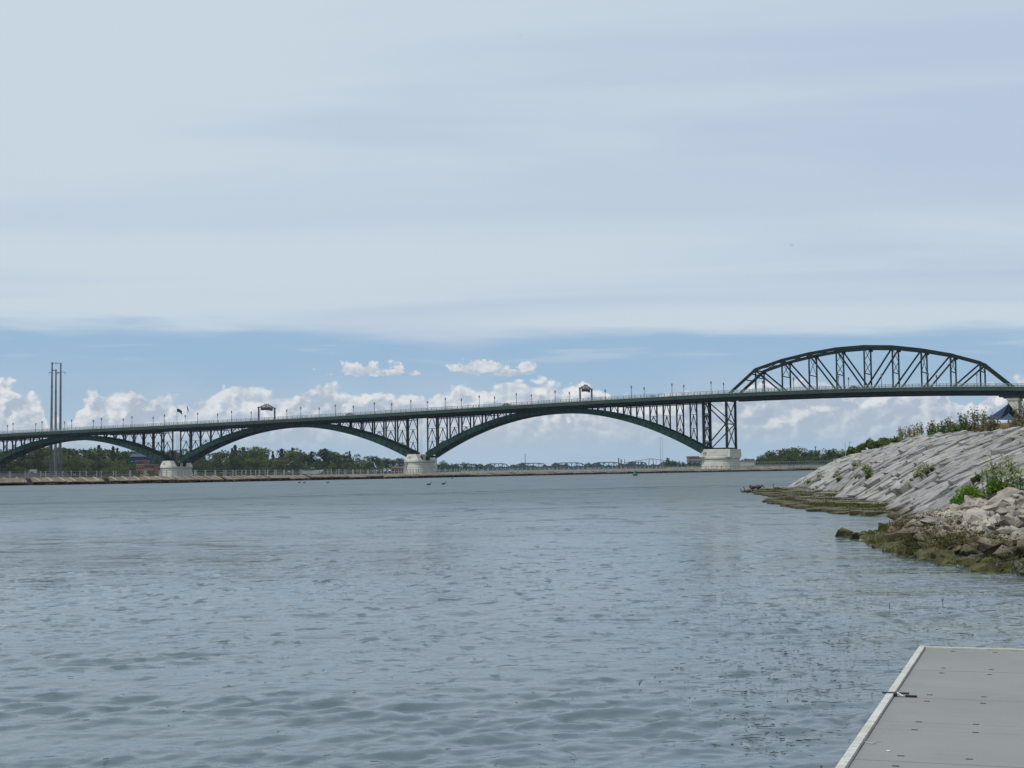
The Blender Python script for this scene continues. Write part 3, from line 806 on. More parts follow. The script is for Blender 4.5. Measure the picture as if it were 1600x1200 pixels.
# ------------------------------------------------------------ through truss
nodes_px = [(1173, 577.5), (1215, 562.5), (1258.6, 553.5), (1302, 545.2), (1346, 541.6), (1391, 542), (1437, 546), (1484, 555), (1532, 567)]
sE0 = hit(1140, 608, -TT)[0]; sE1 = hit(1579.5, 602, -TT)[0]
top = [hit(x, y, -TT) for x, y in nodes_px]
N = 10; sp = (sE1 - sE0) / N
ns = [sE0 + sp * i for i in range(N + 1)]
hts = [top[i][1] - DZ(ns[i + 1]) for i in range(9)]
hts = [(hts[i] + hts[8 - i]) / 2 for i in range(9)]
tz = [DZ(ns[0]) + .1] + [DZ(ns[i + 1]) + hts[i] for i in range(9)] + [DZ(ns[10]) + .1]
CH = 1.15
for sg in (-1, 1):
    for i in range(N):
        mb = MB()
        p0 = BP(ns[i], sg * TT, tz[i]); p1 = BP(ns[i + 1], sg * TT, tz[i + 1]); d = (p1 - p0).normalized()
        mb.beam(p0 - d * .15, p1 + d * .15 * (1 if i < N - 1 else 0), .72 + .006 * (i % 2), CH if 0 < i < N - 1 else 1.05, bn)
        bpart(mb, 'top_chord' if 0 < i < N - 1 else 'end_post', M['truss'])
    for i in range(1, N):
        mb = MB(); mb.frame_box(BP(ns[i], sg * TT, (DZ(ns[i]) - 1 + tz[i]) / 2), bd * .55, bn * .45, Vector((0, 0, tz[i] - DZ(ns[i]) + 1))); bpart(mb, 'truss_post', M['truss'])
        mb = MB(); mb.frame_box(BP(ns[i], sg * (TT + .37), tz[i] - .5), bd * 1.7, bn * .05, Vector((0, 0, 1.5))); bpart(mb, 'gusset_plate', M['truss'])
    for i in range(1, N // 2):
        mb = MB(); mb.beam(BP(ns[i], sg * TT, tz[i] - .3), BP(ns[i + 1], sg * TT, DZ(ns[i + 1]) - .6), .38, .60, bn); bpart(mb, 'diagonal', M['truss'])
    for i in range(N - 1, N // 2, -1):
        mb = MB(); mb.beam(BP(ns[i], sg * TT, tz[i] - .3), BP(ns[i - 1], sg * TT, DZ(ns[i - 1]) - .6), .38, .60, bn); bpart(mb, 'diagonal', M['truss'])
    # bottom chord under the deck
    for i in range(N):
        mb = MB(); mb.beam(BP(ns[i], sg * TT, DZ(ns[i]) - 2.1), BP(ns[i + 1], sg * TT, DZ(ns[i + 1]) - 2.1), .7, 1.3, bn); bpart(mb, 'bottom_chord', M['green_dark'])
# sway frames: lattice between the posts above road clearance, laterals between the chords
for i in range(1, N):
    zt_ = tz[i] - .5; zl = DZ(ns[i]) + 5.9
    if zt_ - zl < .8: zl = zt_ - .9
    mb = MB(); mb.beam(BP(ns[i], -TT + .2, zl), BP(ns[i], TT - .2, zl), .25, .35, bd); bpart(mb, 'sway_strut', M['truss'])
    mb = MB(); mb.beam(BP(ns[i], -TT + .3, zt_ + .2), BP(ns[i], TT - .3, zt_ + .2), .3, .5, bd); bpart(mb, 'sway_strut', M['truss'])
    H_ = zt_ - zl
    if H_ > 2.2:
        k = max(1, int(round(H_ / 6.0)))
        for q in range(k):
            za, zb_ = zl + H_ * q / k, zl + H_ * (q + 1) / k
            for sg in (-1, 1):
                mb = MB(); mb.beam(BP(ns[i], -sg * (TT - .3), za), BP(ns[i], sg * (TT - .3), zb_), .16 + sg * .02, .2, bd); bpart(mb, 'sway_brace', M['truss'])
for i in range(1, N - 1):
    for sg in (-1, 1):
        mb = MB(); mb.beam(BP(ns[i], -sg * (TT - .2), tz[i] - .1 * sg), BP(ns[i + 1], sg * (TT - .2), tz[i + 1] - .1 * sg), .2, .2); bpart(mb, 'lateral_brace', M['truss'])
for i0, i1 in ((1, 0), (N - 1, N)):
    for f_ in (.18, .42):
        a_ = ns[i0] + (ns[i1] - ns[i0]) * f_; z_ = tz[i0] + (tz[i1] - tz[i0]) * f_
        mb = MB(); mb.beam(BP(a_, -TT + .3, z_), BP(a_, TT - .3, z_), .3, .4); bpart(mb, 'portal_strut', M['truss'])

# land pier at the right end
sP = hit(1586, 640, 0)[0]
e = pier_thing(sP, 'tall slim pale concrete pier on land at the right end of the truss')
zt_ = DZ(sP) - 4.8
nC = 9
for k in range(nC):
    z0 = 3 + (zt_ - 3) * k / nC; z1 = 3 + (zt_ - 3) * (k + 1) / nC
    mb = MB(); w0 = 2.0 - .2 * k / nC
    mb.rings([[BP(sP + a_ * w0, b_ * 6.2, z0 + .04) for a_, b_ in ((-1, -1), (1, -1), (1, 1), (-1, 1))], [BP(sP + a_ * (w0 - .02), b_ * 6.2, z1 - .04) for a_, b_ in ((-1, -1), (1, -1), (1, 1), (-1, 1))]])
    ppart(mb, 'stone_course', M['stone'], e)
mb = MB(); mb.frame_box(BP(sP, 0, (zt_ + 2) / 2), bd * 3.4, bn * 12.1, Vector((0, 0, zt_ - 2.2))); ppart(mb, 'core', M['stone_grey'], e)
mb = MB(); mb.frame_box(BP(sP, 0, zt_ + .45), bd * 4.3, bn * 12.9, Vector((0, 0, .9))); ppart(mb, 'cap', M['stone'], e)
for sg in (-1, 1):
    mb = MB()
    mb.rings([[BP(sP - 5.4, sg * TT + o_, DZ(sP) - 2.3) for o_ in (-.6, .6)] + [BP(sP - 4.6, sg * TT + o_, DZ(sP) - 3.6) for o_ in (.6, -.6)],
              [BP(sP + 4, sg * TT + o_, DZ(sP) - 2.3) for o_ in (-.6, .6)] + [BP(sP + 4, sg * TT + o_, DZ(sP) - 3.88) for o_ in (.6, -.6)]])
    bpart(mb, 'bearing_girder', M['green_dark'])
bpart(strip(6.9, 7.05 - .003, -2.0, -1.5), 'stringer', M['green_dark'])

# ------------------------------------------------------------ lamps, gantries, flagpoles, cars on the deck
def lamp_proto():
    e = empty('street_lamp')
    mb = MB(); mb.tube((0, 0, 0), (0, 0, 3.9), .13, .085, 8); mb.build('lamp_pole', M['lamp'], e)
    mb = MB(); mb.tube((0, 0, 0), (0, 0, .5), .24, .15, 8); mb.build('lamp_base', M['lamp'], e)
    mb = MB(); mb.rings([[(r_ * math.cos(a_), r_ * math.sin(a_), z_) for a_ in [k * math.pi / 4 for k in range(8)]] for r_, z_ in ((.10, 3.9), (.26, 4.05), (.33, 4.4), (.24, 4.75))])
    mb.build('lantern', M['lampglass'], e, smooth=True)
    mb = MB(); mb.rings([[(r_ * math.cos(a_), r_ * math.sin(a_), z_) for a_ in [k * math.pi / 4 for k in range(8)]] for r_, z_ in ((.38, 4.752), (.26, 4.95), (.04, 5.12))])
    mb.build('lamp_cap', M['lamp'], e)
    return e
lp = lamp_proto(); used = [False]
def lamp(px, t_, label, group):
    s = hit(px, 640, t_)[0]
    o = lp if not used[0] else copy_tree(lp); used[0] = True
    o.location = BP(s, t_, DZ(s) + .18); o.rotation_euler = (0, 0, math.atan2(bd.y, bd.x))
    T(o, label, 'lamp post', group)
near_l = [20.6, 65.8, 112, 158.6, 206.2, 257, 308.8, 361.8, 470, 524, 585, 642, 696, 749, 807, 867.7, 987, 1050.5, 1111.7, 1241, 1311, 1378.5, 1451.8, 1527.7]
far_l = [12, 56, 101, 146, 192.6, 239.4, 289.4, 340, 392.5, 448, 498.7, 552, 612, 668, 721, 773, 830.5, 890, 946, 1007, 1069, 1131.3, 1192.6, 1327, 1464.5]
for i, x in enumerate(near_l):
    lamp(x, -6.7, 'slim dark lamp post, %s from the left along the near railing of the bridge' % ordn(i + 1), 'lamp posts along the near railing')
for i, x in enumerate(far_l):
    lamp(x, 6.7, 'slim dark lamp post, %s from the left along the far railing of the bridge' % ordn(i + 1), 'lamp posts along the far railing')

def gantry(px0, px1, ytop, label, red):
    s = (hit(px0, 650, -6.4)[0] + hit(px1, 650, 6.4)[0]) / 2
    zb = DZ(s) + .18; e = empty('sign_gantry', BP(s, 0, zb))
    T(e, label, 'gantry', 'arched overhead gantries on the bridge deck')
    zt_ = hit(px0, ytop, -6.4)[1] - zb
    def L(t_, z): return bn * t_ + Vector((0, 0, z))
    hs = zt_ * .80
    for sg in (-1, 1):
        mb = MB(); mb.beam(L(sg * 6.5, 0), L(sg * 6.5, hs), .55, .55, bd); mb.build('post', M['lamp'], e)
        mb = MB(); mb.beam(L(sg * 6.5, hs + .002), L(sg * 6.5, hs + .35), .9, .9, bd); mb.build('post_cap', M['lamp'], e)
    n = 12
    for j, (lo, hi) in enumerate(((hs, zt_), (hs - .1, zt_ - .9))):
        mb = MB(); pts = [L(-6.4 + 12.8 * k / n, lo + (hi - lo) * math.sin(math.pi * k / n) ** .8) for k in range(n + 1)]
        for a_, b_ in zip(pts, pts[1:]): mb.beam(a_, b_, .3, .22, bd)
        mb.build('arched_chord', M['lamp'], e)
        if j == 0: up_ = pts
        else: dn_ = pts
    mb = MB()
    for k in range(1, n): mb.beam(up_[k], dn_[k], .12, .12, bd); mb.beam(up_[k], dn_[k + 1 if k < n // 2 else k - 1], .1, .1, bd)
    mb.build('web', M['lamp'], e)
    for k in (-1, 0, 1):
        mb = MB(); mb.beam(L(k * 1.5, zt_ + .0), L(k * 1.5, zt_ + .45), .35, .35, bd); mb.build('finial', M['lamp'], e)
    nb = 4
    for k in range(nb):
        t_ = -3.6 + 7.2 * k / (nb - 1); z_ = hs - .75 + .25 * (1 - abs(t_) / 4)
        mb = MB(); mb.beam(L(t_, z_ + .8), L(t_, z_ + 1.7), .1, .1, bd); mb.build('hanger', M['lamp'], e)
        mb = MB()
        if red: mb.frame_box(L(t_, z_ + .25), bn * 2.2, bd * .3, Vector((0, 0, 1.3)))
        else: mb.frame_box(L(t_, z_ + .1), bn * 1.25, bd * .5, Vector((0, 0, 1.35)))
        b_ = mb.build('lane_signal', M['red'] if red else M['black'], e)
        mb = MB(); mb.frame_box(L(t_, z_ + .25) - bd * .17 if red else L(t_, z_ + .1) - bd * .27, bn * .7, bd * .04, Vector((0, 0, .7))); mb.build('signal_face', M['black'], b_)
gantry(403, 430.5, 632, 'arched steel gantry carrying dark red sign boxes over the middle arch', True)
gantry(906.5, 925.5, 601.5, 'arched steel gantry with four hanging black signal boxes over the right arch', False)

def flagpole(px, t_, h, flagcol, label, fw):
    s = hit(px, 650, t_)[0]; e = empty('flagpole', BP(s, t_, DZ(s) + .18)); T(e, label, 'flagpole', 'flagpoles at the middle of the bridge')
    mb = MB(); mb.tube((0, 0, 0), (0, 0, h), .09, .05, 6); mb.build('mast', M['rail'], e)
    mb = MB(); mb.tube((0, 0, h), (0, 0, h + .2), .12, .05, 6); mb.build('finial', M['rail'], e)
    mb = MB(); n = 7; rings = []
    for k in range(n + 1):
        f_ = k / n; x_ = f_ * fw; y_ = .15 * math.sin(f_ * 6); dz = -f_ * f_ * 1.5
        rings.append([(x_, y_ - .015, h - 1.6 + dz), (x_, y_ + .015, h - 1.6 + dz), (x_, y_ + .015, h - .1 + dz * .8), (x_, y_ - .015, h - .1 + dz * .8)])
    mb.rings(rings); mb.build('flag', flagcol, e)
M['flagdark'] = mat('dark_flag_cloth', (.02, .035, .05), .8, .2, 2); M['flagpale'] = mat('pale_flag_cloth', (.22, .25, .30), .8, .2, 2)
flagpole(276.5, -6.9, 7.6, M['flagdark'], 'flagpole with a dark flag blowing to the right, left of the two', 2.4)
flagpole(292.5, -6.9, 8.2, M['flagpale'], 'flagpole with a limp pale flag, right of the two', .7)

def car(px, t_, colr, label, kind):
    s = hit(px, 630, t_)[0]; e = empty('car', BP(s, t_, DZ(s) - .16), math.atan2(bd.y, bd.x))
    T(e, label, 'car', 'vehicles crossing the bridge')
    L_, H_ = (4.6, 1.5) if kind == 'car' else (7.5, 2.7)
    if kind == 'car':
        prof = [(-2.3, .35), (-2.3, .85), (-2.1, .95), (-1.4, 1.0), (1.2, 1.0), (2.1, .85), (2.3, .6), (2.3, .35)]
        mb = MB(); mb.rings([[(x, y_, z) for x, z in prof] for y_ in (-.88, .88)]); mb.build('body', colr, e)
        pr2 = [(-1.7, 1.002), (-1.2, 1.48), (.3, 1.48), (1.1, 1.002)]
        mb = MB(); mb.rings([[(x, y_ * (1 if z < 1.2 else .85), z) for x, z in pr2] for y_ in (-.8, .8)]); mb.build('cabin', M['glass'], e)
    else:
        mb = MB(); mb.rings([[(x, y_, z) for x, z in [(-3.7, .5), (-3.7, 2.7), (1.6, 2.7), (1.6, .5)]] for y_ in (-1.1, 1.1)]); mb.build('cargo_box', colr, e)
        mb = MB(); mb.rings([[(x, y_, z) for x, z in [(1.75, .5), (1.75, 2.2), (2.6, 2.2), (3.2, 1.4), (3.4, .5)]] for y_ in (-1.05, 1.05)]); mb.build('cab', M['white'], e)
    wx = L_ * .32
    for x in (-wx, wx):
        for y_ in (-.8, .8):
            mb = MB(); mb.tube((x, y_ - .1, .34), (x, y_ + .1, .34), .34, .34, 10); mb.build('wheel', M['black'], e)
car(793, -3, M['black'], 'black car behind the near railing above the right arch', 'car')
car(1336, -3, M['black'], 'black car at the middle of the through truss', 'car')
car(548, -3, M['greybld'], 'grey car behind the railing above the right half of the middle arch', 'car')
car(1022, 3, M['white'], 'white car on the far lane right of the signal gantry', 'car')

# ------------------------------------------------------------ breakwater wall with railing
wpx = [(-260, 770.5), (0, 759), (275, 754.7), (657, 747), (900, 741.7), (1120, 737.5), (1300, 734.5)]
wp = [on_z(x, y) for x, y in wpx]
wall = empty('breakwater', wp[1]); T(wall, 'low sloped concrete breakwater topped by a railing, in front of the piers', 'breakwater')
cum = [0]
for a_, b_ in zip(wp, wp[1:]): cum.append(cum[-1] + (b_ - a_).length)
def WP(d):
    for k in range(len(wp) - 1):
        if d <= cum[k + 1] or k == len(wp) - 2:
            f_ = (d - cum[k]) / (cum[k + 1] - cum[k]); p = wp[k].lerp(wp[k + 1], f_); tn = (wp[k + 1] - wp[k]).normalized(); break
    # smooth tangent
    return p, tn, Vector((-tn.y, tn.x, 0))
LW = cum[-1]
def wpart(mb, name, m_, kind=None):
    o0 = wall.location; mb.v = [(x - o0.x, y - o0.y, z - o0.z) for x, y, z in mb.v]
    return mb.build(name, m_, wall, kind=kind)
class _W:
    cur = 1.42
def wt(d): return float(np.interp(d, [cum[1], cum[3], cum[5]], [1.42, 1.0, 1.15]))
mb = MB(); rings = []
for d in np.arange(0, LW + .1, 3.0):
    p, tn, no = WP(d); WT = wt(d); rings.append([p + no * .7 + Vector((0, 0, -.6)), p + no * 7.3 + Vector((0, 0, -.6)), p + no * 6.8 + Vector((0, 0, WT - .12)), p + no * 2.5 + Vector((0, 0, WT - .12))])
mb.rings(rings); wpart(mb, 'core', M['rubble'])
seg = 7.3; d = 0; k = 0
rng = random.Random(3)
while d < LW - seg:
    gap = rng.uniform(.5, 1.6) if k % 2 == 0 else .12
    WT = wt(d)
    p0, tn, no = WP(d + gap); p1, tn1, no1 = WP(d + seg)
    j = rng.uniform(-.05, .05); zl = .38 + rng.uniform(-.14, .1)
    mb = MB(); rings = []
    for p, n_ in ((p0, no), (p1, no1)):
        q = rng.uniform(-.1, .1)
        rings.append([p + n_ * (.55 + q) + Vector((0, 0, zl)), p + n_ * (2.5) + Vector((0, 0, WT - .14 + j)), p + n_ * 6.8 + Vector((0, 0, WT - .14 + j)), p + n_ * 6.8 + Vector((0, 0, WT + j)), p + n_ * 2.3 + Vector((0, 0, WT + j)), p + n_ * (.35 + q) + Vector((0, 0, zl + .2))])
    mb.rings(rings); wpart(mb, 'slab', M['concrete'])
    for q in range(3):
        dd = d + gap * .6 + 1.0 + q * 2.35
        if dd + .3 > d + seg: continue
        p, tn, no = WP(dd)
        mb = MB(); mb.beam(p + no * 2.25 + Vector((0, 0, WT + .06 + j)), p + no * .5 + tn * rng.uniform(.5, .9) + Vector((0, 0, zl + .33)), .3, .12); wpart(mb, 'rib', M['concrete_lt'])
    d += seg; k += 1
# loose dark stones at the water edge
hm = []
for q in range(4):
    pts = [(rng.gauss(0, 1), rng.gauss(0, 1), rng.gauss(0, 1)) for _ in range(14)]
    hm.append([Vector(p).normalized() for p in pts])
mb = MB()
for i in range(2400):
    dd = rng.uniform(0, LW); p, tn, no = WP(dd); c = p + no * rng.uniform(-.3, .7) + Vector((0, 0, rng.uniform(-.05, .22)))
    r_ = rng.uniform(.2, .6)
    vs = [c + Vector((rng.uniform(-1, 1) * r_, rng.uniform(-1, 1) * r_, rng.uniform(-.2, .7) * r_)) for _ in range(6)]
    mb.add(vs, [(0, 1, 2), (0, 2, 3), (0, 3, 4), (0, 4, 1), (5, 2, 1), (5, 3, 2), (5, 4, 3), (5, 1, 4)])
wpart(mb, 'edge_rubble', M['rubble'], 'stuff')
# railing: posts in two rows, thin wires
post_me = None
mbp = MB(); mbp.box((0, 0, .62), .14, .14, 1.24); post_me = mbp.mesh('railing_post'); post_me.materials.append(M['post'])
cnt = 0; mbx = MB(); mbw = MB()
for row, off in enumerate((2.9, 6.2)):
    prev = None; d = 1.0 + row * .7
    while d < LW:
        p, tn, no = WP(d); WT = wt(d); q = p + no * off + Vector((0, 0, WT))
        vis = project(q)[0]
        if cnt < 300 and -30 < vis < 1330:
            o = obj('railing_post', post_me, None, wall, q - wall.location); o.rotation_euler = (0, 0, math.atan2(tn.y, tn.x)); cnt += 1
        else: mbx.box(q + Vector((0, 0, .62)), .14, .14, 1.24)
        if prev is not None:
            for z in (.35, .75, 1.12): mbw.beam(prev + Vector((0, 0, z)), q + Vector((0, 0, z)), .03, .035)
        prev = q; d += 2.9 if row == 0 else 3.3
wpart(mbx, 'more_railing_posts', M['post'], 'stuff'); wpart(mbw, 'railing_wires', M['post'], 'stuff')

# ------------------------------------------------------------ far shores
def land(name, pts, z, label, m_='land'):
    mb = MB(); n = len(pts)
    mb.rings([[(x, y, -1.0) for x, y in pts], [(x, y, z) for x, y in pts]])
    return T(mb.build(name, M[m_]), label, 'shore', kind='structure')
def xy(px, Y): p = on_y(px, 730, Y); return (p.x, Y)
land('far_shore', [(-900, 700), xy(-60, 720), xy(150, 780), xy(330, 840), xy(520, 920), xy(640, 1050), xy(680, 1200), xy(720, 1500), xy(700, 2000), (-900, 2000)], 1.6, 'wooded far river bank on the left')
land('distant_shore', [(-1400, 2500), xy(700, 2450), xy(900, 2600), xy(1100, 2450), (1600, 2300), (1600, 3800), (-1400, 3800)], 2.0, 'hazy distant shore beyond the railway bridge')
land('right_shore', [xy(1150, 760), xy(1180, 735), xy(1300, 700), xy(1345, 640), (190, 640), (300, 900), (200, 1100), xy(1060, 1150), xy(1040, 1000), xy(1100, 880)], 1.9, 'low wooded shore right of the widest pier', 'palebeach')

def quad_cloud(name, C, size, asp=1.0, normal_bias=None, seed=0):
    rg = np.random.RandomState(seed); n = len(C); C = np.asarray(C, float)
    a = rg.normal(size=(n, 3))
    if normal_bias is not None: a = a * .6 + normal_bias
    a /= np.linalg.norm(a, axis=1)[:, None]
    b = np.cross(a, rg.normal(size=(n, 3))); b /= np.linalg.norm(b, axis=1)[:, None]; c = np.cross(a, b)
    sz = np.asarray(size) * rg.uniform(.6, 1.35, n)
    b = b * sz[:, None]; c = c * (sz * asp)[:, None]
    j = lambda: rg.uniform(.7, 1.2, (n, 1))
    if name == 'crown': C = C.copy(); C[:, 2] = .03 + (C[:, 2] - C[:, 2].min()) / (C[:, 2].max() - C[:, 2].min()) * .95
    v = np.stack([C - b * j() - c * j() * .6, C + b * j() - c * j() * .6, C + b * j() * .7 + c * j(), C - b * j() * .7 + c * j()], 1).reshape(-1, 3)
    f = np.arange(4 * n).reshape(-1, 4)
    me = bpy.data.meshes.new(name); me.from_pydata(v.tolist(), [], f.tolist()); me.update()
    return me
def crown_points(rg, lobes, n, cone=False):
    P = []; 
    for k in range(n):
        if cone:
            h = rg.rand() ** .8; r_ = (1 - h) * .22 * (0.6 + .4 * math.sin(h * 34 + rg.rand())) + .015; a = rg.uniform(0, 6.28)
            P.append((r_ * math.cos(a), r_ * math.sin(a), .12 + .88 * h))
        else:
            c, r_ = lobes[rg.randint(len(lobes))]
            d = rg.normal(size=3); d /= np.linalg.norm(d); d[2] = d[2] * .85 + .1
            q = rg.uniform(.62, 1.05)
            P.append((c[0] + d[0] * r_ * q, c[1] + d[1] * r_ * q, max(.05, c[2] + d[2] * r_ * q)))
    return np.array(P)
TREE = {'broad': [], 'cone': [], 'bushy': []}
for v in range(5):
    rg = np.random.RandomState(50 + v); lobes = []
    for k in range(9):
        a = rg.uniform(0, 6.28); h = rg.uniform(.18, .80); rr_ = rg.uniform(.05, .30) * (1.15 - abs(h - .5))
        lobes.append(((rr_ * math.cos(a), rr_ * math.sin(a), h), rg.uniform(.13, .22)))
    TREE['broad'].append(quad_cloud('crown', crown_points(rg, lobes, 1300), .024, seed=v))
    lobes = []
    for k in range(9):
        a = rg.uniform(0, 6.28); rr_ = rg.uniform(.1, .42); h = rg.uniform(.15, .74) * (1 - rr_ * .6)
        lobes.append(((rr_ * math.cos(a), rr_ * math.sin(a), h), rg.uniform(.16, .27)))
    TREE['bushy'].append(quad_cloud('crown', crown_points(rg, lobes, 1300), .026, seed=v + 20))
    TREE['cone'].append(quad_cloud('crown', crown_points(rg, None, 650, True), .022, seed=v + 40))
def trunk_mesh(v):
    rg = random.Random(v); mb = MB(); mb.tube((0, 0, -.02), (0, 0, .45), .022, .014, 6); mb.tube((0, 0, .45), (rg.uniform(-.05, .05), 0, .8), .014, .004, 5)
    for k in range(4):
        a = rg.uniform(0, 6.28); h = rg.uniform(.25, .55); mb.tube((0, 0, h), (.2 * math.cos(a), .2 * math.sin(a), h + .2), .009, .003, 5)
    return mb.mesh('trunk')
TR = [trunk_mesh(v) for v in range(3)]
crown_cache = {}
tcount = {}
def tree(px, ytop, Y, kind, mk, zb, row, wide=1.0):
    key = (kind, mk)
    v = rnd.randrange(5); me = TREE[kind][v]
    ck = (kind, mk, v)
    if ck not in crown_cache:
        m2 = me.copy(); m2.materials.clear(); m2.materials.append(M[mk]); crown_cache[ck] = m2
    top = on_y(px, ytop, Y); H_ = (top.z - zb) * 1.03
    e = empty('pine_tree' if kind == 'cone' else 'leafy_tree', (top.x, Y, zb), rnd.uniform(0, 6.28))
    w = H_ * wide
    c = obj('crown', crown_cache[ck], None, e); c.scale = (w, w, H_)
    t_ = obj('trunk', TR[v % 3], M['bark'], e); t_.scale = (H_, H_, H_)
    desc = {('broad', 'leaf_mid'): 'mid green round-topped tree', ('broad', 'leaf_dark'): 'dark green round-topped tree', ('cone', 'leaf_pine'): 'dark pointed conifer', ('bushy', 'leaf_light'): 'low yellow-green willow', ('bushy', 'leaf_mid'): 'low mid green bushy tree', ('bushy', 'leaf_dark'): 'dark green dome-shaped tree', ('broad', 'leaf_light'): 'yellow-green round-topped tree'}[key]
    tcount.setdefault((row, desc), []).append((px, e))
    return e
rt_ = random.Random(21)
# left wood skyline
sky_l = [(-60, 702), (0, 706), (30, 704), (50, 702), (62, 697), (80, 700), (100, 699), (118, 699), (130, 702), (148, 700), (165, 700), (178, 698), (192, 706), (210, 704), (232, 706), (255, 704), (280, 703), (300, 706), (322, 708), (340, 706), (352, 703), (365, 700), (380, 699), (392, 698), (402, 703), (415, 701), (428, 703), (440, 702), (456, 700), (470, 703), (484, 708), (498, 702), (512, 702), (528, 709), (543, 706), (560, 713), (574, 713), (588, 714), (600, 712), (612, 719), (625, 717), (640, 718)]
def interp(tab, x):
    for (x0, y0), (x1, y1) in zip(tab, tab[1:]):
        if x0 <= x <= x1: return y0 + (y1 - y0) * (x - x0) / (x1 - x0)
    return tab[-1][1] if x > tab[-1][0] else tab[0][1]
x = -55
while x < 642:
    Y = float(np.interp(x, [-60, 300, 520, 640], [840, 930, 1010, 1200])) + rt_.uniform(-10, 40)
    con = (348 < x < 460 and rt_.random() < .4) or rt_.random() < .05 or 172 < x < 184
    yt = interp(sky_l, x) + rt_.uniform(-1.5, 3.5)
    if con: tree(x, yt - rt_.uniform(-2, 4), Y, 'cone', 'leaf_pine', 1.6, 'far bank', rt_.uniform(.9, 1.5)); x += rt_.uniform(4.5, 7)
    else: tree(x, yt, Y, 'broad', rt_.choice(['leaf_mid', 'leaf_dark', 'leaf_mid']), 1.6, 'far bank', 1.3); x += rt_.uniform(6.5, 10)
x = -50
while x < 632:
    Y = float(np.interp(x, [-60, 300, 520, 640], [775, 880, 965, 1120])) + rt_.uniform(-8, 12)
    yt = interp(sky_l, x) + rt_.uniform(11, 19)
    if 195 < x < 250: yt = 724
    if 85 < x < 100: yt = 705
    light = (88 < x < 200 and rt_.random() < .7) or rt_.random() < .12
    tree(x, yt, Y, 'bushy', 'leaf_light' if light else rt_.choice(['leaf_mid', 'leaf_dark']), 1.6, 'far bank', .95); x += rt_.uniform(7, 11)
x = -50
while x < 640:
    Y = float(np.interp(x, [-60, 300, 520, 640], [760, 865, 950, 1090]))
    if not (200 < x < 243 or 604 < x < 634): tree(x, 731 + rt_.uniform(-3, 4), Y, 'bushy', rt_.choice(['leaf_mid', 'leaf_dark', 'leaf_light']) if x < 200 else rt_.choice(['leaf_mid', 'leaf_dark']), 1.6, 'far bank', 1.5)
    x += rt_.uniform(8, 12)
# right wood
sky_r = [(1157, 722), (1172, 720), (1180, 716), (1186, 711), (1196, 706), (1205, 705), (1217, 700), (1233, 697.7), (1241, 698), (1254, 704), (1263, 706), (1273, 701.5), (1285, 700), (1300, 703), (1311, 702), (1322, 706), (1345, 708), (1420, 706)]
for lay, (dy, dY) in enumerate(((0, 0), (8, -18), (15, -34))):
    x = 1188 - lay * 3
    while x < 1400:
        yt = interp(sky_r, x) + dy + rt_.uniform(-1, 1.5)
        tree(x, min(yt, 722), 800 + dY + rt_.uniform(-6, 6) - (x > 1290) * 55, 'bushy', rt_.choice(['leaf_dark', 'leaf_dark', 'leaf_mid'] if lay < 2 else ['leaf_dark', 'leaf_mid', 'leaf_mid']), 1.8, 'right shore', 1.55); x += rt_.uniform(10, 15)
for x in (206, 212, 219, 234, 241):
    tree(x, 733.5 + (x % 3), 780, 'bushy', 'leaf_mid', 1.6, 'far bank', 1.2)
for x in (1160, 1165, 1170, 1175, 1180, 1184):
    tree(x, rt_.uniform(716, 721), 860 + rt_.uniform(-10, 10), 'broad', 'leaf_dark', 1.9, 'right shore')
for x, y in ((1046, 715), (1053, 719), (1061, 720), (1069, 721), (1076, 720), (1084, 721), (1092, 722), (1100, 722), (1108, 722)):
    tree(x, y, 1010 + rt_.uniform(-8, 8), 'bushy', 'leaf_dark', 1.9, 'shore left of the widest pier', 1.0)
for x, y in ((690, 719), (697, 723), (704, 724), (712, 724), (724, 722), (733, 723), (742, 724), (751, 726), (683, 724)):
    tree(x, y, 1700 + rt_.uniform(-20, 20), 'bushy', 'leaf_dark', 1.6, 'shore right of the second pier', 1.1)
for (row, desc), lst in tcount.items():
    lst.sort(key=lambda q: q[0])
    for i, (px, e) in enumerate(lst):
        where = {'far bank': 'on the left far bank', 'right shore': 'on the right shore', 'shore left of the widest pier': 'left of the widest pier', 'shore right of the second pier': 'right of the second pier'}[row]
        T(e, '%s %s, %s from left' % (desc, where, ordn(i + 1)), 'tree', 'trees ' + where)
# distant wood as one mass
P = []
rg = np.random.RandomState(77)
for i in range(9000):
    px = rg.uniform(640, 1130); Y = rg.uniform(2700, 2900)
    hmax = 5.5 + 3 * math.sin(px * .11) + 2 * math.sin(px * .37 + 1)
    p = on_y(px, 730, Y); P.append((p.x, Y, 2 + rg.uniform(0, max(3, hmax))))
o = obj('distant_wood', quad_cloud('distant_wood', P, 1.6, seed=3), M['leaf_far'])
T(o, 'hazy blue-green distant wood behind the railway bridge', 'wood', kind='stuff')

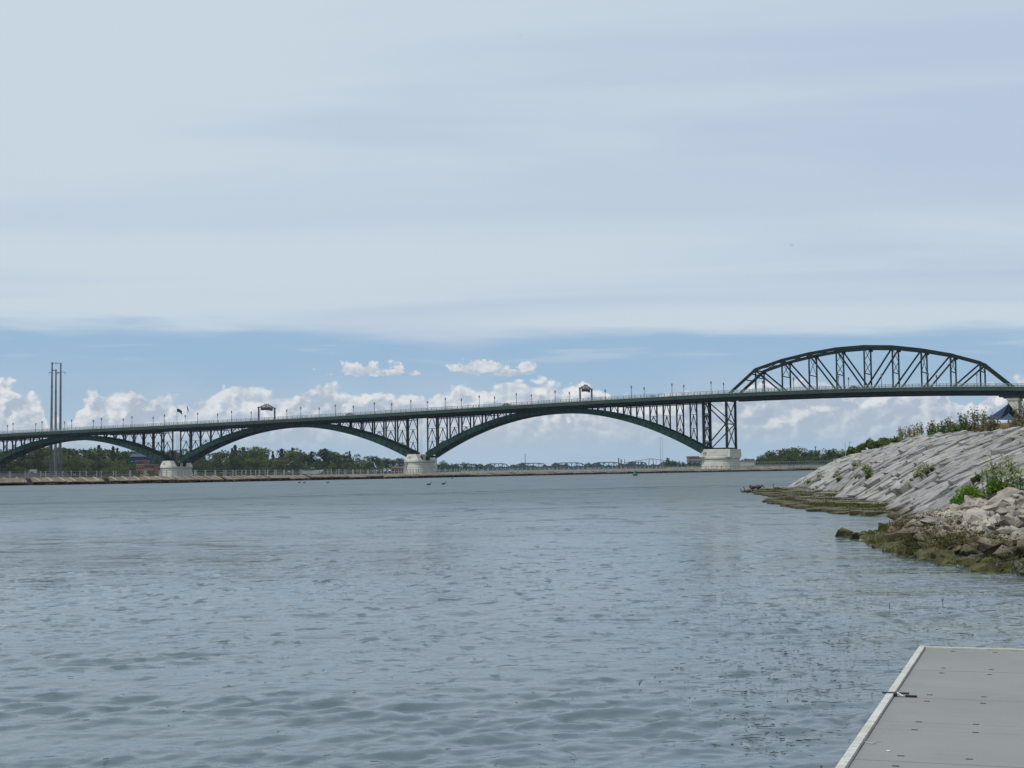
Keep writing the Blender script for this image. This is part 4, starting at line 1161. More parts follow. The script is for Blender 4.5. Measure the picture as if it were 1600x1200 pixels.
# ------------------------------------------------------------ tall poles, masts, chimneys
def power_pole(px0, pyb, px1, pyt, Y, label, arms):
    b_ = on_y(px0, pyb, Y); t_ = on_y(px1, pyt, Y); e = empty('power_pole', (b_.x, Y, 1.0)); T(e, label, 'power pole', 'three tall steel poles')
    H_ = t_.z - 1.0; dx = t_.x - b_.x
    nseg = 5
    for k in range(nseg):
        f0, f1 = k / nseg, (k + 1) / nseg
        r0, r1 = .84 - .50 * f0, .84 - .50 * f1
        mb = MB(); mb.tube((dx * f0, 0, H_ * f0), (dx * f1, 0, H_ * f1 - .002), r0, r1, 12); mb.build('shaft', M['pole'], e, smooth=False)
        mb = MB(); mb.tube((dx * f1, 0, H_ * f1 - .9), (dx * f1, 0, H_ * f1 - .2), r1 + .09, r1 + .07, 12); mb.build('joint_collar', M['pole'], e)
    for dz, l, rise in arms:
        mb = MB(); z = H_ - dz; mb.beam((dx, 0, z), (dx + l, 0, z + rise), .22, .22); mb.build('arm', M['pole'], e)
        mb = MB(); mb.tube((dx + l, 0, z + rise - 1.0), (dx + l, 0, z + rise + .5), .1, .1, 6); mb.build('insulator', M['pole'], e)
power_pole(79.5, 742, 81.5, 566, 760, 'tall tapered steel power pole, leftmost of the three', ((.6, 1.8, .2), (5.2, -1.5, .2), (4.2, 1.6, .2), ))
power_pole(86.6, 741, 87.4, 577, 800, 'shorter tapered steel power pole between its two taller neighbours', ((.6, -2.0, .3), (2.0, 1.6, 0)))
power_pole(93.6, 741, 95, 567, 770, 'tall tapered steel power pole, rightmost of the three', ((.4, -1.9, .3), (4.6, 2.2, -.2), (4.9, -1.8, .1)))
def mast(px, yt, Y, w, label, name='mast', m_='farsteel', cat='mast'):
    p = on_y(px, yt, Y); e = empty(name, (p.x, Y, 1.5)); T(e, label, cat)
    mb = MB(); mb.tube((0, 0, 0), (0, 0, p.z - 1.5), w, w * .55, 8); mb.build('shaft', M[m_], e)
    mb = MB(); mb.tube((0, 0, (p.z - 1.5) * .93), (0, 0, (p.z - 1.5) * .97), w * 1.25, w * 1.2, 8); mb.build('band', M[m_], e)
M['palechim'] = mat('pale_chimney', (.30, .31, .33), .8, .1, .1)
mast(820.5, 709, 2700, .7, 'thin radio mast rising beyond the railway bridge', 'radio_mast')
mast(681, 713, 1500, 1.6, 'pale grey chimney just right of the second pier', 'chimney', 'palechim', 'chimney')
mast(966.5, 715.5, 2700, 1.4, 'dark chimney beyond the railway bridge, left of a paler one', 'chimney', 'farsteel', 'chimney')
mast(970.5, 718, 2700, 1.8, 'paler chimney beyond the railway bridge, right of the dark one', 'chimney', 'greybld', 'chimney')
mast(976, 717.5, 2700, .8, 'slim mast right of the two chimneys', 'radio_mast')
mast(1031.5, 684, 1700, .28, 'very thin mast seen under the right arch, left one of a pair', 'radio_mast', 'palechim')
mast(1034.5, 682, 1700, .22, 'very thin mast seen under the right arch, right one of a pair', 'radio_mast', 'palechim')
mast(1274, 697, 900, .45, 'grey stub of a tower above the trees on the right shore', 'chimney', 'greybld', 'chimney')

# ------------------------------------------------------------ far railway bridge
RY = 2150
rb = empty('railway_bridge', (on_y(900, 730, RY).x, RY, 0)); T(rb, 'distant low railway bridge of many grey camelback trusses', 'bridge')
def rpart(mb, name, m_='farsteel'):
    o0 = rb.location; mb.v = [(x - o0.x, y - o0.y, z - o0.z) for x, y, z in mb.v]; return mb.build(name, M[m_], rb)
edges = [640, 696, 753, 799, 859.5, 919, 976.5, 1014]
zr0 = on_y(860, 731.2, RY).z; zr1 = on_y(860, 723.6, RY).z
for i in range(len(edges) - 1):
    x0 = on_y(edges[i] + 1, 730, RY).x; x1 = on_y(edges[i + 1] - 1, 730, RY).x; L_ = x1 - x0; n = 7
    for k in range(2):
        yy = RY + k * 6
        mb = MB()
        tops = [(x0 + L_ * q / n, (zr0 if q in (0, n) else (zr1 - 1.2 if q in (1, n - 1) else zr1))) for q in range(n + 1)]
        for (xa, za), (xb, zb_) in zip(tops, tops[1:]): mb.beam((xa, yy, za), (xb, yy, zb_), 1.1, 1.1)
        for xa, za in tops[1:-1]: mb.beam((xa, yy, zr0), (xa, yy, za), .8, .8)
        for q in range(1, n - 1):
            (xa, za), (xb, zb_) = tops[q], tops[q + 1]
            mb.beam((xa, yy, za if q % 2 else zr0), (xb, yy, zr0 if q % 2 else zb_), .4, .4)
        mb.beam((x0, yy, zr0), (x1, yy, zr0), .8, 1.2)
        rpart(mb, 'truss_span')
    mb = MB(); mb.rings([[(x0 - 3.5, RY - 3, -.5), (x0 + 2.5, RY - 3, -.5), (x0 + 2.5, RY + 9, -.5), (x0 - 3.5, RY + 9, -.5)], [(x0 - 2.5, RY - 2, zr0 - .7), (x0 + 1.5, RY - 2, zr0 - .7), (x0 + 1.5, RY + 8, zr0 - .7), (x0 - 2.5, RY + 8, zr0 - .7)]]); rpart(mb, 'pier', 'greybld')
# swing span tower
mb = MB(); xc = on_y(1017.5, 730, RY).x; ztp = on_y(1017, 717, RY).z
for sx in (-1, 1):
    mb.beam((xc + sx * 4, RY, .5), (xc + sx * 2.5, RY, ztp), .9, .9)
    mb.beam((xc + sx * 2.5, RY, ztp), (xc + sx * 38, RY, zr1 - 1), .6, .6)
    mb.beam((xc + sx * 2, RY, zr0), (xc + sx * 42, RY, zr0), .8, 1.2)
    for q in range(1, 6): mb.beam((xc + sx * 7 * q, RY, zr0), (xc + sx * 7 * q, RY, zr1 + (ztp - zr1) * (1 - q / 5.5)), .4, .4)
mb.beam((xc - 3, RY, ztp), (xc + 3, RY, ztp), .8, .8); rpart(mb, 'swing_tower')

# ------------------------------------------------------------ buildings on the shores
def building(px0, px1, yt, yb, Y, m_, label, nwin=(4, 2), roof=None, depth=12, name='building'):
    a_ = on_y(px0, yb, Y); b_ = on_y(px1, yt, Y); w = b_.x - a_.x; h = b_.z - max(.5, min(a_.z, 1.6)); zb = b_.z - h
    e = empty(name, ((a_.x + b_.x) / 2, Y, zb)); T(e, label, 'building')
    mb = MB(); mb.box((0, depth / 2, h / 2), w, depth, h); mb.build('wall', M[m_], e)
    if roof == 'flat':
        mb = MB(); mb.box((0, depth / 2, h + .22), w + .8, depth + .8, .4); mb.build('roof', M['greybld'], e)
    elif roof:
        mb = MB(); mb.rings([[(-w / 2 - .4, -.4, h + .003), (-w / 2 - .4, depth + .4, h + .003), (-w / 2 - .4, depth / 2, h + w * .16)], [(w / 2 + .4, -.4, h + .003), (w / 2 + .4, depth + .4, h + .003), (w / 2 + .4, depth / 2, h + w * .16)]]); mb.build('roof', M[roof], e)
    for i in range(nwin[0]):
        for j in range(nwin[1]):
            ww = w / nwin[0] * .5; wh = h / nwin[1] * .45
            mb = MB(); mb.box((-w / 2 + w * (i + .5) / nwin[0], -.06, h * (j + .55) / nwin[1]), ww, .12, wh); f_ = mb.build('window', M['glass'], e)
            mb = MB(); mb.box((-w / 2 + w * (i + .5) / nwin[0], -.1, h * (j + .55) / nwin[1] - wh / 2 - .1), ww + .2, .2, .15); mb.build('sill', M['white'], f_)
    return e
building(213, 225, 720.5, 744, 830, 'brick', 'orange brick house with small windows left of the first pier', (3, 3), 'flat')
building(225.5, 240, 726.5, 744, 820, 'brick', 'lower orange brick house beside the taller one left of the first pier', (4, 2), 'flat')
building(203, 236, 713.5, 744, 860, 'blueroof', 'large dark blue building behind the orange brick houses', (5, 3), 'blueroof')
building(219, 229.5, 737, 745, 800, 'yellow', 'small ochre yellow hut in front of the brick houses', (2, 1), 'brown', 5)
building(612, 633, 732, 744, 990, 'brown', 'dark brown shed with a sloping roof left of the second pier', (4, 1), 'brown')
building(624, 629, 721, 744, 1000, 'black', 'narrow dark tower block rising behind the brown shed', (1, 3), 'flat', 6)
building(1076, 1098, 713.5, 730, 1100, 'greybld', 'wide flat-roofed grey building above the trees left of the widest pier', (8, 3), 'flat')
building(46, 53, 735, 745, 770, 'white', 'small white gabled hut among the trees left of the power poles', (1, 1), 'white', 5)
building(1290, 1298, 725, 731, 735, 'white', 'small white hut at the foot of the right shore trees', (2, 1), 'flat', 5)
M['brownmud'] = mat('grey_promenade_wall', (.21, .18, .165), .9, .25, .2, coords='World', stretch=(1, 1, 5))
def long_wall(p0, p1, Y0_, Y1_, z0, z1, m_, label, th=2, cat='wall'):
    a_ = on_y(p0, 735, Y0_); b_ = on_y(p1, 735, Y1_); a_.z = b_.z = 0
    e = empty('promenade_wall', a_); T(e, label, cat)
    n = 14; tn = (b_ - a_) / n; no = Vector((-tn.y, tn.x, 0)).normalized()
    for k in range(n):
        mb = MB(); c = tn * (k + .5); mb.frame_box(c + Vector((0, 0, (z0 + z1) / 2)), tn * .985, no * th, Vector((0, 0, z1 - z0))); mb.build('panel', M[m_], e)
    mb = MB(); mb.frame_box(tn * n / 2 + Vector((0, 0, z1 + .12)), tn * n, no * (th + .4), Vector((0, 0, .22))); mb.build('coping', M['greybld'], e)
long_wall(-60, 106, 700, 715, -.5, 2.6, 'brownmud', 'long brown-grey promenade wall at the foot of the power poles')
long_wall(1180, 1345, 728, 640, -.5, 2.4, 'palebeach', 'pale grey sea wall below the trees on the right shore')
long_wall(1150, 1180, 740, 735, -.5, 4.6, 'palebeach', 'pale terraced embankment just right of the widest pier')
# fence posts on right sea wall
for k in range(40):
    px = 1184 + k * 3.6; Y = 728 - 88 * (px - 1180) / 165; p = on_y(px, 730, Y)
    if k == 0:
        fe = empty('railing', (p.x, Y, 2.6)); T(fe, 'low grey railing along the sea wall on the right shore', 'railing'); f0 = Vector((p.x, Y, 2.6))
        pm = MB(); pm.box((0, 0, .7), .25, .25, 1.4); pme = pm.mesh('post'); pme.materials.append(M['greybld'])
    obj('post', pme, None, fe, Vector((p.x, Y, 2.63)) - f0)
mb = MB(); mb.beam((0, 0, 1.3), Vector((p.x, Y, 3.9)) - f0, .1, .14); mb.build('handrail', M['greybld'], fe)

# white motorboat hauled beside the breakwater and shore buoy
def boat(px, py, Y, L_, label):
    p = on_y(px, py, Y); e = empty('motorboat', (p.x, Y, p.z), .15); T(e, label, 'boat')
    prof = []; mb = MB()
    for f_, w, z0, z1 in ((-1, .75, .2, 1.0), (-.4, 1.0, 0, 1.05), (.2, .95, .0, 1.15), (.7, .5, .25, 1.3), (1, .03, .9, 1.45)):
        x_ = f_ * L_ / 2; prof.append([(x_, -w * .5, z0), (x_, w * .5, z0), (x_, w, z1), (x_, -w, z1)])
    mb.rings(prof); mb.build('hull', M['white'], e)
    mb = MB(); mb.rings([[(-.3, -.6, 1.0), (-.3, .6, 1.0), (-.2, .5, 1.9), (-.2, -.5, 1.9)], [(1.2, -.55, 1.1), (1.2, .55, 1.1), (.5, .45, 1.9), (.5, -.45, 1.9)]]); mb.build('cabin', M['glass'], e)
    mb = MB(); mb.box((.1, 0, 1.95), 1.3, 1.2, .08); mb.build('cabin_roof', M['white'], e)
boat(488, 741.0, 480, 6.5, 'white motorboat with dark cabin beyond the breakwater under the middle arch')
boat(1060, 733.5, 900, 6, 'tiny white boat beyond the breakwater left of the widest pier')
bp_ = on_z(992.5, 743.6); by = empty('buoy', (bp_.x, bp_.y, 0)); T(by, 'small green navigation buoy floating in front of the breakwater', 'buoy')
def ring(r_, z, n=14): return [(r_ * math.cos(2 * math.pi * k / n), r_ * math.sin(2 * math.pi * k / n), z) for k in range(n)]
sc_ = bp_.y / 2400
mb = MB(); mb.rings([ring(3.6 * sc_, -.3), ring(3.9 * sc_, .25), ring(3.9 * sc_, .5), ring(3.2 * sc_, .7)]); mb.build('float', M['buoy'], by)
mb = MB(); mb.rings([ring(2.6 * sc_, .7), ring(1.9 * sc_, 3.6 * sc_), ring(1.5 * sc_, 6.5 * sc_)]); mb.build('tower', M['buoy'], by)
mb = MB(); mb.rings([ring(.5 * sc_, 6.5 * sc_), ring(.6 * sc_, 8.0 * sc_)]); mb.build('lantern', M['black'], by)

# ------------------------------------------------------------ right bank
TY = [-20, 0, 15, 30, 46, 50, 55, 57, 59, 66, 72, 78, 82, 88, 99, 110, 117, 119, 124, 142, 150, 170, 250, 400, 620]
TXs = [12, 11.5, 11.2, 11.0, 12.2, 12.8, 13.6, 13.2, 12.7, 12.8, 13.1, 13.3, 13.6, 15.9, 16.5, 17.4, 18.0, 19.5, 21.0, 26, 32, 40, 56, 92, 140]
RY_ = [-20, 0, 30, 46, 57, 68, 80, 92, 110, 122, 135, 142, 150, 170, 250, 400, 620]
RX_ = [23, 22.5, 22, 22, 22.2, 22.7, 23.3, 24.5, 26.8, 28.0, 29.2, 31.5, 37, 46, 64, 100, 150]
RZ_ = [3.3, 3.3, 3.3, 3.3, 3.3, 3.28, 3.36, 3.42, 2.96, 2.7, 2.45, 1.75, 1.2, 2.0, 3.0, 3.0, 3.0]
def bank(X, Y):
    tx = np.interp(Y, TY, TXs); rx = np.interp(Y, RY_, RX_); rz = np.interp(Y, RY_, RZ_)
    shelf = np.interp(Y, [-20, 45, 56, 62, 85, 100, 112, 120, 140, 620], [.2, .2, .5, 3.0, 3.6, 3.4, 3.6, 2.4, .3, .3])
    u = X - tx
    z_sh = np.interp(u, [-3, 0, .25, 3], [-.9, -.05, .10, .16])
    k = np.clip((u - shelf) / np.maximum(rx - tx - shelf, .5), 0, 1)
    z_sl = z_sh + (rz - z_sh) * np.clip(k * 1.05 + .12 * np.sin(k * math.pi), 0, 1)
    z = np.where(u < shelf, z_sh, z_sl)
    b_ = np.maximum(X - rx, 0)
    bk = np.where(Y > 120, .17, .05) + .0 * Y
    top = np.minimum(rz + bk * np.maximum(b_ - 1.5, 0), 6.6)
    return np.where(X > rx, np.maximum(top, rz), z)
ys = np.concatenate([np.arange(-20, 20, 2.0), np.arange(20, 150, .8), np.arange(150, 640, 6.0)])
off = np.concatenate([np.arange(-4, 14, .45), np.arange(14, 30, 1.0), np.arange(30, 160, 8)])
Yg, Og = np.meshgrid(ys, off, indexing='ij'); Xg = np.interp(Yg, TY, TXs) + Og
Zg = bank(Xg, Yg)
Zg = Zg + .05 * np.sin(Xg * 3.1 + Yg) * np.cos(Yg * 1.7) * (Zg > .3) - .10 * ((Zg > .12) & (Xg < np.interp(Yg, RY_, RX_) - .5))
nr, na = Xg.shape
vs = np.stack([Xg, Yg, Zg], -1).reshape(-1, 3)
i = np.arange(nr - 1)[:, None] * na; j = np.arange(na - 1)[None, :]
fc = np.stack([i + j, i + j + 1, i + na + j + 1, i + na + j], -1).reshape(-1, 4)
me = bpy.data.meshes.new('river_bank'); me.from_pydata(vs.tolist(), [], fc.tolist()); me.update()
me.materials.append(M['soil']); me.materials.append(M['grassland'])
cx = Xg[:-1, :-1].ravel(); cy = Yg[:-1, :-1].ravel()
me.polygons.foreach_set('material_index', (cx > np.interp(cy, RY_, RX_) + .3).astype(np.int32)); me.update()
if me.polygons[0].normal.z < 0: me.flip_normals()
bankO = obj('river_bank', me)
T(bankO, 'stepped grey limestone river bank rising on the right', 'bank', kind='structure')

# slab variants: long weathered limestone blocks, hull of jittered points
srg = random.Random(31)
slabs = []
for v in range(12):
    pts = []
    for ix in (-1, -.45, .3, 1):
        for iy in (-1, 1):
            for iz in (-1, 1):
                k = 1 - .22 * (abs(ix) == 1) * srg.random()
                pts.append((ix * .5 * (1 - .10 * srg.random()), iy * .5 * k * (1 - .22 * srg.random()), iz * .5 * (1 - .30 * srg.random() * (iz > 0))))
    for _ in range(3): pts.append((srg.uniform(-.4, .4), srg.uniform(-.3, .3), .52))
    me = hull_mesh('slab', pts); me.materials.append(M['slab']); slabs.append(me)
boulders = []
for v in range(14):
    pts = []
    for _ in range(13):
        d = Vector((srg.gauss(0, 1), srg.gauss(0, 1), srg.gauss(0, 1))).normalized() * srg.uniform(.40, .60); d = Vector([math.copysign(abs(q / .5) ** .75 * .5, q) for q in d])
        pts.append((d.x, d.y * .85, d.z * .75))
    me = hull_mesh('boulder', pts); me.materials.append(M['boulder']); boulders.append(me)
def place_many(items, name, parent, limit, stuffname, m_):
    """items: (mesh, matrix, priority). biggest in view as parts, the rest joined as stuff"""
    items.sort(key=lambda q: -q[2])
    for me, mx, pr in items[:limit]:
        o = obj(name, me, None, parent); o.matrix_local = mx
    V = []; Fc = []
    for me, mx, pr in items[limit:]:
        n0 = len(V)
        for v in me.vertices: V.append(tuple(mx @ v.co))
        for p in me.polygons: Fc.append(tuple(k + n0 for k in p.vertices))
    if V:
        me = bpy.data.meshes.new(stuffname); me.from_pydata(V, [], Fc); me.update()
        o = obj(stuffname, me, m_, parent); o['kind'] = 'stuff'
def vis_size(c, size):
    if c.y < 5: return 0
    px, py = project(c)
    if not (-30 < px < 1630 and -30 < py < 1230): return size * .01
    return size * F / c.y
items = []
Y = 24.0
while Y < 149:
    wy = srg.uniform(.5, 1.15)
    tx = float(np.interp(Y, TY, TXs)); rx = float(np.interp(Y, RY_, RX_))
    sh = float(np.interp(Y, [-20, 45, 56, 62, 85, 100, 112, 120, 140, 620], [.2, .2, .5, 3.0, 3.6, 3.4, 3.6, 2.4, .3, .3]))
    x = tx + sh - .5 + srg.uniform(0, .8)
    skew = srg.uniform(-.16, .02)
    while x < rx + .7:
        L_ = srg.uniform(.7, 2.4)
        xc_, yc = x + L_ / 2, Y + wy / 2 + (x - tx) * skew * .5
        z = float(bank(xc_, yc)); z0 = float(bank(xc_ - L_ * .4, yc)); z1 = float(bank(xc_ + L_ * .4, yc))
        sl = math.atan2(z1 - z0, L_ * .8); th = srg.uniform(.30, .55)
        mx = Matrix.Translation((xc_, yc, z - th * .34 + srg.uniform(-.15, .13))) @ Matrix.Rotation(srg.uniform(-.16, .10), 4, 'Z') @ Matrix.Rotation(-sl + srg.uniform(-.08, .14), 4, 'Y') @ Matrix.Rotation(srg.uniform(-.10, .14), 4, 'X') @ Matrix.Diagonal((L_ * 1.0, wy * 1.06, th, 1))
        items.append((srg.choice(slabs), mx, vis_size(Vector((xc_, yc, z)), L_)))
        x += L_ * .93
    Y += wy * .92
# flat ledge slabs on the shelf
Y = 57.0
while Y < 119:
    tx = float(np.interp(Y, TY, TXs)); sh = float(np.interp(Y, [56, 62, 85, 100, 112, 120], [.5, 3.0, 3.6, 3.4, 3.6, 2.4])); wy = srg.uniform(.8, 1.6)
    x = tx - srg.uniform(-.1, .5)
    while x < tx + sh:
        L_ = srg.uniform(.9, 2.4); z = .02 + .05 * (x - tx)
        mx = Matrix.Translation((x + L_ / 2, Y + wy / 2, z + srg.uniform(-.05, .05))) @ Matrix.Rotation(srg.uniform(-.2, .2), 4, 'Z') @ Matrix.Rotation(srg.uniform(-.05, .03), 4, 'Y') @ Matrix.Diagonal((L_ * 1.05, wy * 1.15, .26, 1))
        items.append((srg.choice(slabs), mx, vis_size(Vector((x, Y, z)), L_ * .6))); x += L_
    Y += wy
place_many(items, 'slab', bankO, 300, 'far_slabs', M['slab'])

# riprap heap in the near right
def rip_z(X, Y):
    ox = np.interp(Y, [14, 24, 26, 28.5, 31.6, 36, 41.5, 45], [9.0, 8.75, 8.55, 8.1, 7.9, 8.3, 9.4, 11.5])
    u = X - ox
    return np.interp(u, [-1, 0, .9, 2.2, 3.6, 5], [-.45, -.08, .30, .62, .95, 1.0]), u
items = []
for _ in range(1500):
    Y = srg.uniform(19, 46); X = srg.uniform(7.6, 13.8)
    z, u = rip_z(X, Y)
    if u < -.15 or (Y > 42 and X > 12.8): continue
    if Y < 24 and srg.random() < .5: continue
    sz = srg.uniform(.22, .50) if srg.random() < .84 else srg.uniform(.5, .78)
    if u < .5: sz *= .9
    mx = Matrix.Translation((X, Y, float(z) + srg.uniform(-.30, .12) * min(sz, .5))) @ Matrix.Rotation(srg.uniform(0, 6.28), 4, 'Z') @ Matrix.Rotation(srg.uniform(-.6, .6), 4, 'X') @ Matrix.Rotation(srg.uniform(-.5, .5), 4, 'Y') @ Matrix.Diagonal((sz * srg.uniform(.9, 1.35), sz, sz * srg.uniform(.6, .95), 1))
    items.append((srg.choice(boulders), mx, vis_size(Vector((X, Y, z)), sz)))
rip = MB(); gx = np.arange(7, 15, .4); gy = np.arange(14, 48, .6)
vv = [(x_, y_, float(rip_z(x_, y_)[0]) - .42) for y_ in gy for x_ in gx]; nx_ = len(gx)
rip.add(vv, [(a * nx_ + b, a * nx_ + b + 1, (a + 1) * nx_ + b + 1, (a + 1) * nx_ + b) for a in range(len(gy) - 1) for b in range(nx_ - 1)])
ripO = rip.build('riprap_heap', M['soil']); T(ripO, 'heap of pale and algae-brown boulders at the water edge on the right', 'riprap', kind='structure')
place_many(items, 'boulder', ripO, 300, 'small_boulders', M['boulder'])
# lone rocks in the water
for i, (px, py, w, lab) in enumerate(((1319, 838, .40, 'small pyramid-shaped brown rock in the water, leftmost of three'), (1345, 838, .38, 'rounded brown rock in the water nearest the riprap tip'), (1334, 842, .30, 'lowest brown rock in the water between two others'), (1212, 771, .9, 'flat dark rock at the back of the mossy ledge'), (1386, 826, .42, 'pale boulder at the left tip of the riprap'), (1399, 819, .5, 'white boulder topping the left tip of the riprap'))):
    p = on_z(px, py); o = obj('rock', boulders[i * 2], None, None, p + Vector((0, 0, .06 if i < 5 else .25))); o.scale = (w * 1.2, w, w * (1.15 if i < 3 else .7)); o.rotation_euler = (0, .2, i)
    T(o, lab, 'rock', 'single rocks near the bank')

# ------------------------------------------------------------ plants
def blades(name, bases, h, w, lean=.35, seed=0, segs=2):
    """grass blades: narrow tapering strips"""
    rg = np.random.RandomState(seed); V = []; Fc = []
    for (x, y, z) in bases:
        a = rg.uniform(0, 6.28); hh = h * rg.uniform(.5, 1.25); l = lean * hh * rg.rand(); b = rg.uniform(0, 6.28)
        dx, dy = math.cos(a) * w, math.sin(a) * w; lx, ly = math.cos(b) * l, math.sin(b) * l
        n = len(V)
        V += [(x - dx, y - dy, z), (x + dx, y + dy, z), (x + dx * .7 + lx * .35, y + dy * .7 + ly * .35, z + hh * .55), (x - dx * .7 + lx * .35, y - dy * .7 + ly * .35, z + hh * .55), (x + lx, y + ly, z + hh)]
        Fc += [(n, n + 1, n + 2, n + 3), (n + 3, n + 2, n + 4)]
    me = bpy.data.meshes.new(name); me.from_pydata(V, [], Fc); me.update(); return me
def ground(x, y): return float(bank(np.array(x), np.array(y)))
def shrub(px, Y, h, w, mk, label, group, name='shrub', n=700, leaf=.05, seed=0, zoff=0):
    p = on_y(px, 700, Y); z = ground(p.x, Y) + zoff
    if name == 'bright_weed': z = max(z, float(rip_z(p.x, Y)[0]))
    e = empty(name, (p.x, Y, z)); T(e, label, 'shrub' if name == 'shrub' else 'weed', group)
    rg = np.random.RandomState(seed); lobes = []
    for k in range(7):
        a = rg.uniform(0, 6.28); r_ = rg.uniform(0, .38) * w
        lobes.append(((r_ * math.cos(a), r_ * math.sin(a), h * rg.uniform(.3, .75)), rg.uniform(.2, .34) * min(w, h)))
    me = quad_cloud('foliage', crown_points(rg, lobes, n), leaf, 1.5, seed=seed); obj('foliage', me, M[mk], e)['kind'] = 'stuff'
    mb = MB()
    for c, r_ in lobes: mb.tube((0, 0, -.05), c, .03, .012, 5)
    mb.build('stems', M['bark'], e)
    return e
def tall_weed(px, py, Y, h, label, group, seed, leafm='leaf_shrub', top='flower', nst=5, spread=.4, leaf=.035, dens=26):
    p = on_y(px, py, Y) if py else on_y(px, 700, Y); z = ground(p.x, Y) if py is None else p.z
    e = empty('tall_weed', (p.x, Y, z - .05)); T(e, label, 'weed', group)
    rg = np.random.RandomState(seed); mb = MB(); L_ = []; Tp = []
    for k in range(nst):
        a = rg.uniform(0, 6.28); r_ = rg.uniform(.05, spread); hh = h * rg.uniform(.65, 1.05)
        q0 = Vector((r_ * .4 * math.cos(a), r_ * .4 * math.sin(a), 0)); q1 = Vector((r_ * math.cos(a), r_ * math.sin(a), hh))
        mb.tube(q0, q1, .012, .006, 4)
        for m_ in range(dens):
            f_ = rg.uniform(.08, .85); c = q0.lerp(q1, f_); L_.append((c.x + rg.normal(0, .05), c.y + rg.normal(0, .05), c.z + rg.normal(0, .02)))
        for m_ in range(5):
            f_ = rg.uniform(.6, .95); c = q0.lerp(q1, f_); dd = Vector((rg.normal(0, .12), rg.normal(0, .12), rg.uniform(.05, .2)))
            mb.tube(c, c + dd, .006, .004, 3)
            for q in range(4): Tp.append(tuple(c + dd + Vector((rg.normal(0, .03), rg.normal(0, .03), rg.normal(0, .03)))))
    mb.build('stems', M['leaf_shrub'] if top == 'flower' else M['seed'], e)
    obj('leaves', quad_cloud('leaves', L_, leaf, 1.8, seed=seed), M[leafm], e)['kind'] = 'stuff'
    obj('flower_heads' if top == 'flower' else 'seed_heads', quad_cloud('heads', Tp, .028, 1.0, seed=seed + 1), M[top], e)['kind'] = 'stuff'
prg = random.Random(8)
# bushes on the ridge (photo x 1318..1405)
for i, (px, Y, h, w, mk) in enumerate(((1324, 136, .9, 1.0, 'leaf_shrub'), (1334, 131, 1.3, 1.2, 'leaf_mid'), (1345, 127, 1.25, 1.2, 'leaf_shrub'), (1360, 121, 1.7, 1.0, 'leaf_mid'), (1372, 117, 1.0, 1.4, 'leaf_shrub'), (1386, 112, 1.05, 1.5, 'leaf_shrub'), (1398, 109, .9, 1.2, 'leaf_mid'))):
    shrub(px, Y, h, w, mk, 'leafy green shrub on the bank crest, %s from the left' % ordn(i + 1), 'shrubs on the bank crest', n=620, leaf=.055, seed=i)
for i, px in enumerate((1408, 1416, 1425, 1432, 1440)):
    tall_weed(px, None, 100 - i * 1.5, 1.1, 'thin brown seeding weed on the crest, %s right of the shrubs' % ordn(i + 1), 'seeding weeds on the crest', 100 + i, 'dry', 'seed', 6, .5)
for i, px in enumerate((1454, 1460, 1466, 1473, 1480, 1487, 1489, 1495, 1502, 1508, 1515)):
    tall_weed(px, None, 92 - i * 1.0, (.75 + .35 * prg.random() + (.45 if i in (4, 9) else 0)), 'upright green weed on the crest, %s in the clump' % ordn(i + 1), 'upright weeds clumped on the crest', 130 + i, 'leaf_shrub', 'seed', 6, .36, .040, 34)
for i, px in enumerate((1526, 1534, 1545, 1549, 1556, 1583, 1590, 1597)):
    tall_weed(px, None, 78 - i * 1.0, (1.3 if not 1538 < px < 1592 else .7) + .4 * prg.random(), 'tall wispy brown-green weed in the golden grass, %s from the left' % ordn(i + 1), 'wispy weeds in the golden grass', 160 + i, 'seed', 'seed', 6, .35)
# grass along the crest
bs = []; bd_ = []
for _ in range(14000):
    px = prg.uniform(1400, 1720); Y = float(np.interp(px, [1318, 1385, 1440, 1500, 1600, 1720], [135, 110, 92, 80, 67, 60])) + prg.uniform(-.8, 7)
    p = on_y(px, 700, Y)
    x_ = p.x + .9
    if x_ < np.interp(Y, RY_, RX_) + .2: continue
    (bs if px > 1505 or prg.random() < .35 else bd_).append((x_, Y, ground(x_, Y) - .02))
o = obj('golden_grass', blades('golden_grass', bs, .55, .018, seed=4), M['dry']); T(o, 'dry golden grass growing along the crest of the bank', 'grass', kind='stuff')
o = obj('crest_grass', blades('crest_grass', bd_, .40, .018, seed=5), M['leaf_mid']); T(o, 'green grass along the crest of the bank', 'grass', kind='stuff')
# weeds on the slope
for i, (px, py, h) in enumerate(((1356, 757, 1.1), (1352, 745, .7), (1336, 735, .5), (1440, 748, .55), (1432, 757, .6), (1447, 742, .4), (1306, 748, .5), (1311, 755, .45), (1262, 757, .3), (1280, 748, .3), (1339, 752, .4))):
    Y = float(np.interp(px, [1260, 1310, 1350, 1440], [118, 98, 88, 72])); 
    # find depth where the ray meets the bank
    d = ray(px, py)
    for q in range(400, 1500):
        pt = CAM + d * (q / 10 / d.y)
        if pt.z < ground(pt.x, pt.y) + .02: Y = pt.y; break
    tall_weed(px, None, Y, h, 'scraggy green weed growing between the slabs of the slope, %s placed' % ordn(i + 1), 'weeds between the slabs', 200 + i, 'leaf_shrub', 'flower', 6, .3, .04, 34)
labs = ['leftmost', 'middle-left', 'middle', 'middle-right', 'rightmost']
for i, px in enumerate((1549, 1562, 1574, 1586, 1597)):
    tall_weed(px, 783, 43 - i * .5, .95 + .3 * (i % 2), 'tall pale-flowered weed above the riprap, %s of the five' % labs[i], 'pale-flowered weeds above the riprap', 240 + i, 'leaf_shrub', 'flower', 7, .34, .022, 13)
